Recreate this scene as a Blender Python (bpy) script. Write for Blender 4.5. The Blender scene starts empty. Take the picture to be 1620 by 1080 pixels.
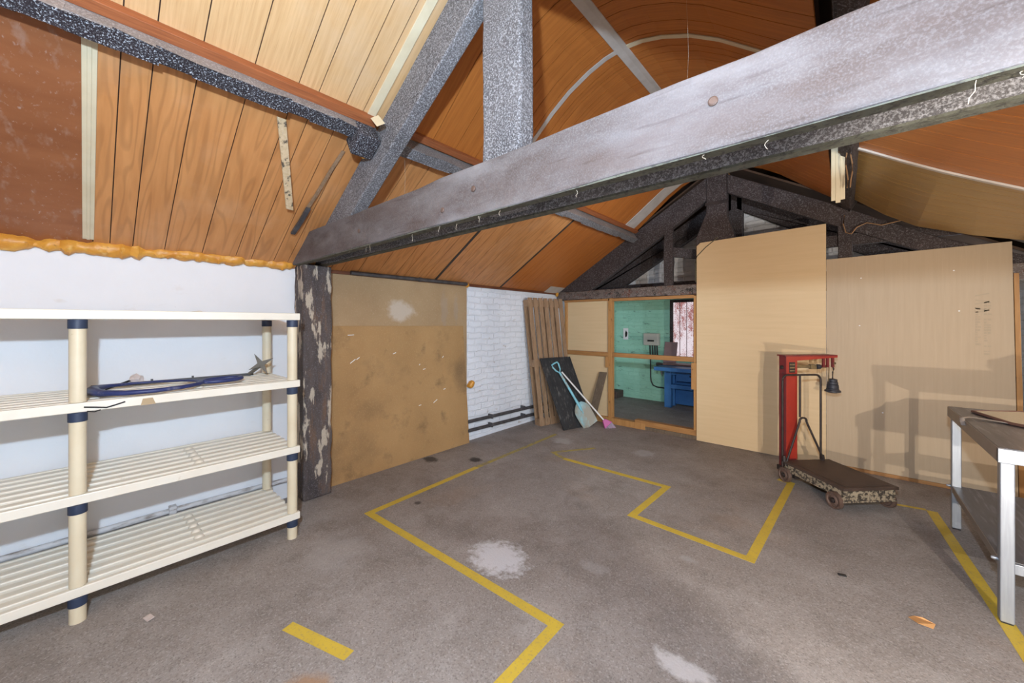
import bpy, bmesh, math, random
from mathutils import Vector, Matrix, noise as mnoise
random.seed(7)
sc = bpy.context.scene
COL = sc.collection
PI = math.pi
V = Vector

# ------------------------------------------------------------------ materials
def _nodes(name):
    m = bpy.data.materials.new(name); m.use_nodes = True
    nt = m.node_tree; nt.nodes.clear()
    out = nt.nodes.new('ShaderNodeOutputMaterial')
    b = nt.nodes.new('ShaderNodeBsdfPrincipled')
    nt.links.new(b.outputs[0], out.inputs[0])
    tc = nt.nodes.new('ShaderNodeTexCoord')
    return m, nt, b, tc.outputs['Object'], out

def _map(nt, vec, s, loc=(0, 0, 0)):
    mp = nt.nodes.new('ShaderNodeMapping'); nt.links.new(vec, mp.inputs[0])
    mp.inputs['Scale'].default_value = s; mp.inputs['Location'].default_value = loc
    return mp.outputs[0]

def _noise(nt, vec, scale, detail=4, rough=.55, dist=0):
    n = nt.nodes.new('ShaderNodeTexNoise'); nt.links.new(vec, n.inputs['Vector'])
    n.inputs['Scale'].default_value = scale; n.inputs['Detail'].default_value = detail
    n.inputs['Roughness'].default_value = rough; n.inputs['Distortion'].default_value = dist
    return n.outputs['Fac']

def _range(nt, v, lo, hi, a=0., b=1.):
    n = nt.nodes.new('ShaderNodeMapRange'); nt.links.new(v, n.inputs[0])
    n.inputs[1].default_value = lo; n.inputs[2].default_value = hi
    n.inputs[3].default_value = a; n.inputs[4].default_value = b
    return n.outputs[0]

def _math(nt, op, a, b=None):
    n = nt.nodes.new('ShaderNodeMath'); n.operation = op
    for i, x in enumerate((a, b)):
        if x is None: continue
        if isinstance(x, (int, float)): n.inputs[i].default_value = x
        else: nt.links.new(x, n.inputs[i])
    return n.outputs[0]

def _mix(nt, f, a, b):
    n = nt.nodes.new('ShaderNodeMix'); n.data_type = 'RGBA'
    for s, x in ((n.inputs[0], f), (n.inputs[6], a), (n.inputs[7], b)):
        if isinstance(x, tuple): s.default_value = (*x, 1) if len(x) == 3 else x
        elif isinstance(x, (int, float)): s.default_value = x
        else: nt.links.new(x, s)
    return n.outputs[2]

def mat(name, c1, c2=None, scale=4, stretch=(1, 1, 1), rough=.6, bump=0, bscale=None, metal=0,
        spec=.4, layers=(), spots=(), grain=None, brick=None, rvar=0):
    """c1/c2 mixed by noise; layers (colour, scale, stretch, lo, hi, amount); spots (colour, centre, radius, amount, noise scale);
    grain (colour, stretch, scale, bands, amount): contour figure of veneer."""
    m, nt, b, vec, out = _nodes(name)
    col = c1
    base = _noise(nt, _map(nt, vec, stretch), scale, 5)
    if c2 is not None:
        col = _mix(nt, _range(nt, base, .3, .7), c1, c2)
    if grain:
        gc, gs, gsc, bands, amt = grain
        gn = _noise(nt, _map(nt, vec, gs), gsc, 1.2, .4, .3)
        s = _math(nt, 'SINE', _math(nt, 'MULTIPLY', gn, bands))
        col = _mix(nt, _range(nt, s, .1, 1, 0, amt), col, gc)
    hgt = base
    for lc, ls, lst, lo, hi, amt in layers:
        f = _noise(nt, _map(nt, vec, lst, (3.1, 1.7, 5.3)), ls, 6, .6)
        col = _mix(nt, _range(nt, f, lo, hi, 0, amt), col, lc)
    for s_c, c, r, amt, ns in spots:
        mp = nt.nodes.new('ShaderNodeMapping'); nt.links.new(vec, mp.inputs[0]); mp.vector_type = 'POINT'
        mp.inputs['Location'].default_value = tuple(-ci / ri for ci, ri in zip(c, r))
        mp.inputs['Scale'].default_value = tuple(1 / ri for ri in r)
        ln = nt.nodes.new('ShaderNodeVectorMath'); ln.operation = 'LENGTH'; nt.links.new(mp.outputs[0], ln.inputs[0])
        d = _math(nt, 'ADD', ln.outputs['Value'], _math(nt, 'MULTIPLY', _math(nt, 'SUBTRACT', _noise(nt, vec, ns, 6, .7), .5), 2.2))
        col = _mix(nt, _range(nt, d, 1.12, .62, 0, amt), col, s_c)
    if brick:
        sx, axes = brick
        sep = nt.nodes.new('ShaderNodeSeparateXYZ'); nt.links.new(vec, sep.inputs[0])
        cmb = nt.nodes.new('ShaderNodeCombineXYZ')
        nt.links.new(sep.outputs[axes[0]], cmb.inputs[0]); nt.links.new(sep.outputs[axes[1]], cmb.inputs[1])
        wob = nt.nodes.new('ShaderNodeVectorMath'); wob.operation = 'MULTIPLY_ADD'
        nn = nt.nodes.new('ShaderNodeTexNoise'); nt.links.new(vec, nn.inputs['Vector']); nn.inputs['Scale'].default_value = 5
        nt.links.new(nn.outputs['Color'], wob.inputs[0]); wob.inputs[1].default_value = (.075, .065, 0); nt.links.new(cmb.outputs[0], wob.inputs[2])
        bt = nt.nodes.new('ShaderNodeTexBrick'); nt.links.new(wob.outputs[0], bt.inputs['Vector'])
        bt.inputs['Scale'].default_value = 1; bt.inputs['Mortar Size'].default_value = .009; bt.inputs['Mortar Smooth'].default_value = .6
        bt.inputs['Brick Width'].default_value = .225; bt.inputs['Row Height'].default_value = .075
        hgt = _math(nt, 'ADD', _math(nt, 'MULTIPLY', bt.outputs['Fac'], -sx), _math(nt, 'MULTIPLY', _math(nt, 'ADD', _noise(nt, vec, 22, 5), _math(nt, 'MULTIPLY', _noise(nt, vec, 6, 4), 1.2)), .9))
    if isinstance(col, tuple): b.inputs['Base Color'].default_value = (*col, 1)
    else: nt.links.new(col, b.inputs['Base Color'])
    if rvar:
        nt.links.new(_range(nt, _noise(nt, vec, 6, 5), .3, .7, max(.05, rough - rvar), min(1, rough + rvar)), b.inputs['Roughness'])
    else:
        b.inputs['Roughness'].default_value = rough
    b.inputs['Metallic'].default_value = metal
    b.inputs['Specular IOR Level'].default_value = spec
    if bump:
        if bscale: hgt = _noise(nt, vec, bscale, 5, .65)
        bp = nt.nodes.new('ShaderNodeBump'); bp.inputs['Strength'].default_value = bump; bp.inputs['Distance'].default_value = .012
        nt.links.new(hgt, bp.inputs['Height']); nt.links.new(bp.outputs[0], b.inputs['Normal'])
    return m

W = (1, 1, 1)
M = {}
M['concrete'] = mat('concrete', (.305, .272, .250), (.245, .216, .196), 1.6, W, .72, .25, 60, spec=.3, rvar=.12,
    layers=[((.40, .37, .35), 3.2, W, .50, .72, .5), ((.15, .125, .108), 2.3, W, .51, .72, .55), ((.16, .14, .125), 8, W, .54, .72, .45),
            ((.50, .47, .45), 115, W, .52, .68, .5), ((.09, .076, .066), 135, W, .52, .67, .6), ((.60, .58, .56), 26, (1, 1, 1), .68, .76, .35), ((.36, .25, .17), 1.1, W, .58, .75, .35)],
    spots=[((.60, .60, .63), (1.86, 1.69, 0), (.20, .16, 9), .85, 22), ((.55, .53, .53), (2.96, 1.66, 0), (.13, .06, 9), .8, 16),
           ((.045, .04, .038), (.17, 2.42, 0), (.10, .07, 9), .85, 12), ((.03, .027, .025), (.54, 2.73, 0), (.075, .06, 9), .9, 12),
           ((.06, .05, .045), (.89, 1.77, 0), (.035, .03, 9), .8, 12), ((.42, .41, .41), (.87, 3.88, 0), (.13, .12, 9), .7, 9),
           ((.40, .39, .40), (1.80, 4.1, 0), (.12, .12, 9), .55, 9), ((.40, .38, .37), (2.35, 2.0, 0), (.09, .06, 9), .45, 16),
           ((.40, .38, .37), (1.05, 1.05, 0), (.25, .2, 9), .35, 6), ((.33, .19, .10), (1.93, .55, 0), (.16, .10, 9), .75, 5),
           ((.38, .37, .37), (2.75, 2.45, 0), (.06, .03, 9), .5, 16), ((.06, .055, .05), (2.75, 2.7, 0), (.05, .03, 9), .6, 16)])
M['yellow'] = mat('floor_yellow', (.60, .43, .05), (.52, .37, .05), 9, W, .6, .1, layers=[((.30, .23, .13), 70, W, .54, .66, .5)])
M['yellow_worn'] = mat('floor_yellow_worn', (.42, .33, .06), (.30, .25, .09), 9, W, .65, .1, layers=[((.20, .17, .14), 20, W, .46, .62, .8)])
M['plaster'] = mat('white_plaster', (.80, .81, .83), (.75, .76, .78), 2, W, .75, .12, 14, spec=.2,
    layers=[((.55, .47, .38), 3.0, (1, 1, 2), .66, .78, .5), ((.35, .30, .25), 60, W, .70, .76, .5)])
M['brick_white'] = mat('white_painted_brick', (.84, .86, .90), (.74, .76, .80), 3, W, .75, .8, spec=.2, brick=(.6, (1, 2)),
    layers=[((.42, .33, .24), 7, (1, 1, 2.5), .64, .72, .7), ((.2, .16, .13), 22, W, .70, .75, .6)])
M['brick_white_x'] = mat('white_painted_brick_gable', (.84, .85, .88), (.66, .67, .70), 3, W, .75, .8, spec=.2, brick=(.8, (0, 2)),
    layers=[((.16, .13, .11), 4, W, .60, .72, .8)])
M['brick_green'] = mat('green_painted_brick', (.36, .68, .53), (.28, .58, .44), 3, W, .6, .6, spec=.3, brick=(.6, (0, 2)),
    layers=[((.05, .09, .07), 6, (1, 1, 3), .60, .70, .75), ((.45, .62, .52), 5, W, .62, .75, .4)])
GR = ((.30, .13, .045), (1.0, 9, 1.0), 1.25, 42, .35)
M['oak_orange'] = mat('orange_wood_veneer', (.63, .295, .108), (.52, .225, .075), 2.5, (1, 10, 1), .42, .03, spec=.35, grain=GR,
    layers=[((.66, .42, .26), 2.2, W, .55, .80, .35)])
M['oak_pale'] = mat('pale_wood_veneer', (.66, .43, .22), (.55, .335, .155), 3, (1.2, 26, 1.2), .5, .03, spec=.3,
    layers=[((.42, .23, .09), 5, (1.5, 60, 1.5), .55, .75, .5), ((.60, .46, .31), 2, W, .5, .75, .6)])
M['oak_deep'] = mat('deep_orange_veneer', (.50, .17, .035), (.38, .12, .024), 3, (1, 18, 1), .36, .03, spec=.35,
    layers=[((.26, .08, .02), 4, (1, 40, 1), .54, .72, .5)])
M['oak_ochre'] = mat('ochre_veneer', (.34, .20, .055), (.25, .14, .035), 3, (1, 22, 1), .28, .03, spec=.5,
    layers=[((.16, .085, .02), 4, (1, 50, 1), .54, .72, .5)])
M['hardboard'] = mat('brown_hardboard', (.33, .125, .050), (.25, .088, .034), 2.5, (3, 1, 3), .42, .03, spec=.35,
    layers=[((.42, .30, .24), 10, (1, 2, 1), .57, .78, .55), ((.5, .42, .38), 45, (1, 1.5, 1), .62, .72, .5)])
M['groove'] = mat('groove_dark', (.035, .015, .008), rough=.8)
M['dark_roof'] = mat('dark_roof_lining', (.09, .05, .03), (.05, .03, .02), 4, W, .8)
M['cream_strip'] = mat('cream_plastic_strip', (.70, .62, .44), (.62, .53, .36), 8, W, .4, .05)
M['grey_strip'] = mat('grey_tape_strip', (.55, .51, .47), (.44, .40, .36), 8, W, .5)
M['seam'] = mat('dark_seam_strip', (.06, .045, .04), (.03, .025, .02), 8, W, .5)
M['batten_red'] = mat('red_brown_batten', (.36, .12, .042), (.24, .072, .026), 6, (20, 1, 20), .55, .1)
def speck(name, dark, dust, amt, sc=95, lo=.50, hi=.60, mid=(.22, .2, .2), midamt=.5):
    return mat(name, dark, tuple(x * 1.9 for x in dark), 5, W, .8, .35, 45, spec=.2,
        layers=[(mid, 2.2, W, .40, .70, midamt), (dust, sc, W, lo, hi, amt), (dust, sc * 2.2, W, lo + .03, hi + .03, amt * .8)])
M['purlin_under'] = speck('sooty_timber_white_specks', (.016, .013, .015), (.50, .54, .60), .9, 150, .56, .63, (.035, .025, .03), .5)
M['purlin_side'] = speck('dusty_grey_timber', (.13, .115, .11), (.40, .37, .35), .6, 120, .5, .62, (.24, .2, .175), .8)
M['rafter'] = speck('dusty_black_timber', (.05, .047, .05), (.38, .38, .40), .8, 140, .49, .61, (.17, .16, .16), .7)
M['tie'] = mat('dusty_brown_timber', (.085, .064, .058), (.125, .108, .106), 2.0, (1.2, 1, 5), .75, .3, 50, spec=.2,
    layers=[((.18, .165, .17), 2.6, (.8, 1, 2), .44, .68, .8), ((.22, .205, .205), 190, W, .46, .66, .45), ((.04, .028, .025), 5, (.6, 1, 9), .58, .74, .6),
            ((.27, .255, .255), 4, (.7, 1, 1.5), .52, .80, .55), ((.085, .045, .03), 1.4, (.6, 1, 2), .55, .75, .5)])
M['tie_green'] = mat('greenish_beam_underside', (.085, .085, .062), (.14, .14, .11), 20, W, .85, .5, 60, layers=[((.05, .045, .04), 60, W, .52, .62, .8)])
M['dark_timber'] = speck('dark_old_timber', (.028, .022, .022), (.20, .19, .20), .55, 110, .53, .62, (.06, .045, .045), .6)
M['tie_far'] = mat('rusty_dusty_timber', (.09, .065, .055), (.17, .14, .125), 6, (2, 1, 4), .8, .4, 45,
    layers=[((.13, .035, .015), 12, W, .56, .66, .8), ((.015, .012, .01), 15, W, .56, .64, .9), ((.32, .30, .29), 80, W, .54, .62, .6)])
M['post'] = mat('weathered_post', (.12, .098, .09), (.06, .05, .05), 3, (5, 5, 1), .8, .5, 35, spec=.2,
    layers=[((.17, .105, .07), 5, (4, 4, .7), .54, .68, .8), ((.50, .43, .34), 6.0, (2.0, 2.0, .55), .54, .575, .95), ((.20, .19, .20), 100, W, .54, .64, .5)])
M['chip_a'] = mat('chipboard_upper', (.42, .285, .155), (.35, .23, .12), 2.5, W, .7, .1, 80, spec=.25,
    layers=[((.22, .14, .08), 2.2, W, .58, .76, .35), ((.50, .36, .22), 90, W, .55, .66, .4)],
    spots=[((.62, .55, .48), (.02, 2.17, 1.57), (9, .16, .13), .55, 5), ((.33, .29, .26), (.02, 2.73, 1.58), (9, .05, .22), .28, 14), ((.33, .29, .26), (.02, 2.90, 1.60), (9, .035, .18), .28, 14)])
M['chip_b'] = mat('chipboard_lower', (.44, .262, .112), (.36, .21, .088), 2.0, W, .7, .1, 80, spec=.25,
    layers=[((.15, .095, .052), 1.8, W, .50, .72, .65), ((.11, .072, .042), 5, W, .58, .74, .5), ((.52, .34, .16), 90, W, .55, .66, .35)])
M['tan'] = mat('tan_insulation_board', (.66, .49, .29), (.62, .455, .26), 2, (1, 1, 14), .55, .02, spec=.3,
    layers=[((.70, .54, .34), 6, (.8, 1, 45), .63, .70, .5)])
M['tan2'] = mat('tan_grey_board', (.48, .37, .25), (.45, .345, .23), 2, (22, 1, 1), .55, .02, spec=.3,
    layers=[((.60, .47, .33), 5, (50, 1, .8), .62, .72, .35)])
M['ink'] = mat('faded_ink', (.42, .335, .23), rough=.7)
M['pine'] = mat('pine_stud', (.47, .245, .085), (.36, .175, .055), 5, (8, 8, 1), .6, .1, layers=[((.13, .06, .02), 16, (1, 1, .6), .66, .72, .8)])
M['pine_x'] = mat('pine_rail', (.42, .21, .072), (.30, .14, .045), 5, (1, 8, 8), .6, .1, layers=[((.13, .06, .02), 12, (.5, 1, 1), .62, .72, .7)])
M['pallet'] = mat('pallet_wood', (.34, .215, .125), (.24, .145, .08), 5, (6, 6, .8), .8, .3, 60, layers=[((.10, .06, .035), 10, (5, 5, .6), .56, .7, .7), ((.42, .32, .23), 30, (3, 3, .6), .56, .7, .5)])
M['grey_wood'] = mat('weathered_offcut', (.17, .125, .085), (.11, .078, .052), 8, (8, 8, 1), .8, .3, 60, layers=[((.30, .25, .18), 30, W, .6, .7, .5)])
M['rubber'] = mat('black_rubber', (.022, .023, .025), (.035, .035, .037), 8, W, .6, .1, layers=[((.16, .15, .14), 9, (3, 3, .7), .56, .70, .75)])
M['blue_pale'] = mat('pale_blue_plastic', (.24, .56, .66), (.20, .48, .57), 9, W, .5, .1, layers=[((.34, .31, .26), 9, W, .52, .64, .8)])
M['blade_dirty'] = mat('dusty_shovel_blade', (.26, .54, .62), (.34, .48, .49), 5, W, .6, .1, layers=[((.33, .28, .21), 6, (1, 1, .6), .38, .56, .9)])
M['white_stick'] = mat('white_handle', (.74, .72, .70), rough=.4)
M['pink'] = mat('pink_plastic', (.50, .10, .30), rough=.4)
M['bristle'] = mat('mauve_bristles', (.42, .30, .40), (.55, .45, .55), 60, W, .8)
M['cream'] = mat('cream_plastic', (.78, .74, .64), (.74, .69, .58), 6, W, .4, .03, spec=.4, layers=[((.42, .32, .20), 9, W, .68, .76, .6)])
M['post_cream'] = mat('aged_cream_tube', (.72, .64, .47), (.66, .57, .40), 6, W, .4, .03, spec=.4, layers=[((.40, .28, .15), 40, W, .68, .74, .7)])
M['navy'] = mat('navy_collar', (.022, .034, .07), (.035, .05, .09), 20, W, .5)
M['navy_item'] = mat('navy_blue_plastic', (.022, .032, .115), (.035, .05, .16), 20, W, .4, layers=[((.22, .22, .27), 12, W, .58, .72, .6)])
M['gunmetal'] = mat('gunmetal', (.06, .06, .065), (.10, .10, .105), 20, W, .5, metal=.4)
M['star'] = mat('olive_grey_metal', (.14, .13, .11), (.19, .175, .15), 20, W, .5, metal=.3)
M['paperish'] = mat('crumpled_paper', (.50, .40, .35), (.62, .56, .54), 20, W, .8)
M['tape_brown'] = mat('brown_tape', (.42, .31, .18), rough=.7)
M['black'] = mat('black_plastic', (.012, .012, .013), rough=.5)
M['pipe_dark'] = mat('dark_pipe', (.045, .042, .045), (.12, .115, .12), 12, W, .5, metal=.2)
M['pipe_white'] = mat('painted_pipe', (.66, .66, .68), (.55, .54, .54), 6, W, .6, .2, layers=[((.17, .13, .10), 8, (1, 1.2, 6), .50, .66, .8)])
M['foam'] = mat('orange_foam', (.72, .36, .055), (.58, .24, .03), 14, W, .42, .3, 30, spec=.5, layers=[((.84, .58, .20), 16, W, .56, .72, .7), ((.28, .12, .03), 30, W, .64, .72, .6)])
M['red'] = mat('red_enamel', (.36, .034, .020), (.28, .024, .015), 8, W, .38, .05, spec=.5, layers=[((.16, .05, .04), 18, (1, 1, .5), .62, .70, .7), ((.6, .5, .45), 45, W, .72, .76, .6)])
M['red_dark'] = mat('dark_red_enamel', (.22, .025, .028), (.15, .02, .022), 8, W, .4, spec=.5, layers=[((.04, .03, .04), 14, W, .58, .68, .7)])
M['iron'] = mat('black_iron', (.028, .022, .022), (.05, .038, .035), 18, W, .55, .1, metal=.3)
M['rust_plate'] = mat('rusty_plate', (.10, .065, .050), (.065, .045, .037), 8, W, .6, .25, 90, metal=.25)
M['worn_side'] = mat('worn_cream_iron', (.36, .30, .21), (.26, .21, .15), 10, W, .65, .15, layers=[((.035, .028, .024), 42, W, .47, .55, .95)])
M['wheel'] = mat('rusty_wheel', (.115, .068, .05), (.16, .11, .09), 20, W, .6, metal=.3)
M['brass'] = mat('aged_brass', (.30, .23, .12), (.16, .13, .09), 20, W, .4, metal=.7)
M['lead'] = mat('dark_lead', (.03, .033, .045), (.055, .055, .065), 20, W, .55, metal=.3)
M['steel'] = mat('brushed_steel', (.36, .385, .42), (.29, .31, .345), 5, (20, 20, 1), .42, .03, metal=.6, layers=[((.55, .57, .60), 6, W, .60, .72, .5)])
M['steel_shaded'] = mat('shaded_steel', (.33, .30, .27), (.28, .25, .22), 5, W, .5, metal=.5)  # table steel browned to paint in the shade and reflection on its side faces
M['worktop'] = mat('worn_black_worktop', (.055, .055, .06), (.09, .09, .10), 5, (8, 1, 1), .38, .05, spec=.5, layers=[((.26, .265, .29), 6, (9, .8, 1), .54, .72, .5)])
M['mat_cream'] = mat('cream_mat', (.50, .46, .35), (.42, .38, .28), 90, W, .8, .3)
M['mat_edge'] = mat('brown_edging', (.15, .075, .055), rough=.6)
M['strap'] = mat('grey_strap', (.30, .27, .24), rough=.7)
M['leaf'] = mat('dry_leaf', (.42, .20, .07), (.55, .3, .12), 30, W, .7)
M['blue'] = mat('blue_paint', (.06, .21, .50), (.045, .16, .42), 6, W, .45, .05, layers=[((.20, .34, .52), 18, W, .64, .74, .5)])
M['box_grey'] = mat('grey_enclosure', (.50, .50, .45), rough=.45)
M['white'] = mat('white_paper', (.78, .78, .78), rough=.7)
M['mauve'] = mat('mauve_board', (.27, .17, .17), (.36, .24, .24), 6, W, .5)
M['copper'] = mat('copper_wire', (.35, .21, .11), rough=.45, metal=.4)
M['olive_cord'] = mat('olive_cord', (.10, .09, .055), rough=.7)
M['web'] = mat('dusty_cobweb', (.55, .45, .34), rough=.8)
M['raw_wood'] = mat('split_pale_wood', (.66, .52, .34), (.55, .40, .23), 8, (9, 9, 1), .7, .2, layers=[((.05, .04, .035), 9, (4, 4, 1.2), .55, .62, .9)])
M['brown_wood'] = mat('brown_fascia', (.17, .060, .026), (.11, .038, .018), 5, (8, 1, 8), .6, .1)
M['rubble'] = mat('dark_step', (.12, .085, .07), (.07, .05, .045), 8, W, .8, .3, 30)

def glow_pane():
    m, nt, b, vec, out = _nodes('frosted_pane')
    nt.nodes.remove(b)
    e = nt.nodes.new('ShaderNodeEmission')
    f = _noise(nt, _map(nt, vec, (30, 1, 30)), 2.6, 5, .7)
    g = _noise(nt, _map(nt, vec, (3, 1, 1.5), (4, 1, 2)), 2.2, 2)
    c = _mix(nt, _range(nt, _math(nt, 'ADD', f, _math(nt, 'MULTIPLY', _math(nt, 'SUBTRACT', g, .5), .7)), .50, .60), (.95, .84, .90), (.42, .16, .15))
    nt.links.new(c, e.inputs[0]); e.inputs[1].default_value = 0.85
    nt.links.new(e.outputs[0], out.inputs[0])
    return m
M['pane'] = glow_pane()

# ------------------------------------------------------------------ mesh building
class MB:
    def __init__(s): s.v = []; s.f = []; s.mi = []
    def add(s, vs, fs, mi=0):
        o = len(s.v); s.v += [tuple(v) for v in vs]
        for f in fs: s.f.append([i + o for i in f]); s.mi.append(mi)
        return s
    def hexa(s, p, mi=0):      # 8 points: bottom loop 0-3, top loop 4-7
        return s.add(p, [(3, 2, 1, 0), (4, 5, 6, 7), (0, 1, 5, 4), (1, 2, 6, 5), (2, 3, 7, 6), (3, 0, 4, 7)], mi)
    def box(s, lo, hi, mi=0):
        (a, b, c), (d, e, f) = lo, hi
        return s.hexa([(a, b, c), (d, b, c), (d, e, c), (a, e, c), (a, b, f), (d, b, f), (d, e, f), (a, e, f)], mi)
    def obox(s, o, ax, ay, az, mi=0):   # corner o and three edge vectors
        o, ax, ay, az = V(o), V(ax), V(ay), V(az)
        p = [o, o + ax, o + ax + ay, o + ay]
        return s.hexa(p + [q + az for q in p], mi)
    def prism_y(s, poly, y0, y1, mi=0):
        n = len(poly)
        vs = [(x, y0, z) for x, z in poly] + [(x, y1, z) for x, z in poly]
        fs = [tuple(range(n)), tuple(range(2 * n - 1, n - 1, -1))] + [(i, i + n, (i + 1) % n + n, (i + 1) % n) for i in range(n)]
        return s.add(vs, fs, mi)
    def prism(s, pts, d, mi=0):   # planar polygon of 3D points extruded by vector d
        n = len(pts); d = V(d)
        vs = [V(p) for p in pts] + [V(p) + d for p in pts]
        fs = [tuple(range(n)), tuple(range(2 * n - 1, n - 1, -1))] + [(i, i + n, (i + 1) % n + n, (i + 1) % n) for i in range(n)]
        return s.add(vs, fs, mi)
    def tube(s, pts, r, n=10, closed=False, mi=0, flat=1.0, up=(0, 0, 1)):
        pts = [V(p) for p in pts]; N = len(pts); base = len(s.v)
        rr = r if isinstance(r, (list, tuple)) else [r] * N
        prev = None
        for i, p in enumerate(pts):
            if closed: t = pts[(i + 1) % N] - pts[i - 1]
            else: t = pts[min(i + 1, N - 1)] - pts[max(i - 1, 0)]
            t.normalize()
            a = V(up) - t * t.dot(V(up))
            if a.length < .05: a = V((1, 0, 0)) - t * t.x
            if a.length < .05: a = V((0, 1, 0)) - t * t.y
            a.normalize(); b = t.cross(a)
            for k in range(n):
                w = 2 * PI * k / n
                s.v.append(tuple(p + (a * math.sin(w) * flat + b * math.cos(w)) * rr[i]))
        for i in range(N if closed else N - 1):
            j = (i + 1) % N
            for k in range(n):
                l = (k + 1) % n
                s.f.append([base + i * n + k, base + i * n + l, base + j * n + l, base + j * n + k]); s.mi.append(mi)
        if not closed:
            s.f.append([base + k for k in range(n)][::-1]); s.mi.append(mi)
            s.f.append([base + (N - 1) * n + k for k in range(n)]); s.mi.append(mi)
        return s
    def lathe(s, prof, c, n=24, axis=(0, 0, 1), mi=0):   # prof (r, h)
        ax = V(axis).normalized()
        a = ax.orthogonal().normalized(); b = ax.cross(a); base = len(s.v); c = V(c)
        for r, h in prof:
            for k in range(n):
                w = 2 * PI * k / n
                s.v.append(tuple(c + ax * h + (a * math.cos(w) + b * math.sin(w)) * max(r, 1e-4)))
        for i in range(len(prof) - 1):
            for k in range(n):
                l = (k + 1) % n
                s.f.append([base + i * n + k, base + i * n + l, base + (i + 1) * n + l, base + (i + 1) * n + k]); s.mi.append(mi)
        s.f.append([base + k for k in range(n)][::-1]); s.mi.append(mi)
        s.f.append([base + (len(prof) - 1) * n + k for k in range(n)]); s.mi.append(mi)
        return s
    def slab(s, prof, y0, y1, o0, o1, mi=0, y0b=None, y1b=None):
        """strip following a roof profile [(x, z)], between two offsets along the inward normal"""
        n = len(prof); nr = []
        for i in range(n):
            a = prof[max(i - 1, 0)]; b = prof[min(i + 1, n - 1)]
            dx, dz = b[0] - a[0], b[1] - a[1]; l = math.hypot(dx, dz); nr.append((dz / l, -dx / l))
        vs = []
        for i, (x, z) in enumerate(prof):
            f = i / (n - 1)
            ya = y0 + ((y0b if y0b is not None else y0) - y0) * f; yb = y1 + ((y1b if y1b is not None else y1) - y1) * f
            nx, nz = nr[i]
            vs += [(x + nx * o0, ya, z + nz * o0), (x + nx * o0, yb, z + nz * o0), (x + nx * o1, yb, z + nz * o1), (x + nx * o1, ya, z + nz * o1)]
        fs = [(0, 1, 2, 3), tuple(4 * (n - 1) + k for k in (3, 2, 1, 0))]
        for i in range(n - 1):
            for k in range(4):
                l = (k + 1) % 4
                fs.append((4 * i + k, 4 * i + 4 + k, 4 * i + 4 + l, 4 * i + l))
        return s.add(vs, fs, mi)
    def build(s, name, mats, parent=None, bevel=0, smooth=False, origin=None):
        mats = mats if isinstance(mats, (list, tuple)) else [mats]
        off = V((0, 0, 0))
        if parent is not None:
            p = parent
            while p is not None: off += V(p.location); p = p.parent
        elif origin == 'base':
            xs = [v[0] for v in s.v]; ys = [v[1] for v in s.v]; zs = [v[2] for v in s.v]
            off = V(((min(xs) + max(xs)) / 2, (min(ys) + max(ys)) / 2, min(zs)))
        me = bpy.data.meshes.new(name)
        me.from_pydata([tuple(V(v) - off) for v in s.v], [], s.f)
        for m in mats: me.materials.append(m)
        me.polygons.foreach_set('material_index', s.mi)
        bm = bmesh.new(); bm.from_mesh(me); bmesh.ops.recalc_face_normals(bm, faces=bm.faces); bm.to_mesh(me); bm.free()
        if smooth: me.shade_smooth() if hasattr(me, 'shade_smooth') else None
        o = bpy.data.objects.new(name, me); COL.objects.link(o)
        if parent is not None: o.parent = parent
        elif origin == 'base': o.location = off
        if bevel:
            b = o.modifiers.new('bevel', 'BEVEL'); b.width = bevel; b.segments = 2; b.limit_method = 'ANGLE'; b.angle_limit = math.radians(40)
        if smooth:
            me.set_sharp_from_angle(angle=math.radians(42))
        return o

def tag(o, label=None, cat=None, group=None, kind=None):
    if label: o['label'] = label
    if cat: o['category'] = cat
    if group: o['group'] = group
    if kind: o['kind'] = kind
    return o
def struct(o, label=None, cat=None): return tag(o, label, cat, None, 'structure')
def thing(name, loc, label, cat, group=None):
    o = bpy.data.objects.new(name, None); COL.objects.link(o); o.location = loc; o.empty_display_size = .1
    return tag(o, label, cat, group)
def wobble_box(lo, hi, nx, amp, seed, axis=0):
    """rough-hewn beam: box cut in nx slices along an axis, each section jittered"""
    mb = MB(); rnd = random.Random(seed)
    a = axis; b, c = [i for i in range(3) if i != a]
    vs = []
    for i in range(nx + 1):
        t = lo[a] + (hi[a] - lo[a]) * i / nx
        for (p, q) in ((lo[b], lo[c]), (hi[b], lo[c]), (hi[b], hi[c]), (lo[b], hi[c])):
            v = [0, 0, 0]; v[a] = t; v[b] = p + rnd.uniform(-amp, amp); v[c] = q + rnd.uniform(-amp, amp); vs.append(v)
    fs = [(0, 1, 2, 3), tuple(4 * nx + k for k in (3, 2, 1, 0))]
    for i in range(nx):
        for k in range(4):
            l = (k + 1) % 4; fs.append((4 * i + k, 4 * i + 4 + k, 4 * i + 4 + l, 4 * i + l))
    return mb.add(vs, fs)

# ------------------------------------------------------------------ camera (h 1.45 m, eye at x 3.47)
cam = bpy.data.cameras.new('camera'); co = bpy.data.objects.new('camera', cam); COL.objects.link(co)
co.location = (3.47, 0, 1.45); co.rotation_euler = (PI / 2, 0, math.radians(41.5))
cam.sensor_width = 36; cam.lens = 36 * 597 / 1620; cam.shift_y = -30 / 1620; cam.clip_start = .02
sc.camera = co

XR = 4.75          # right wall
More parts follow.
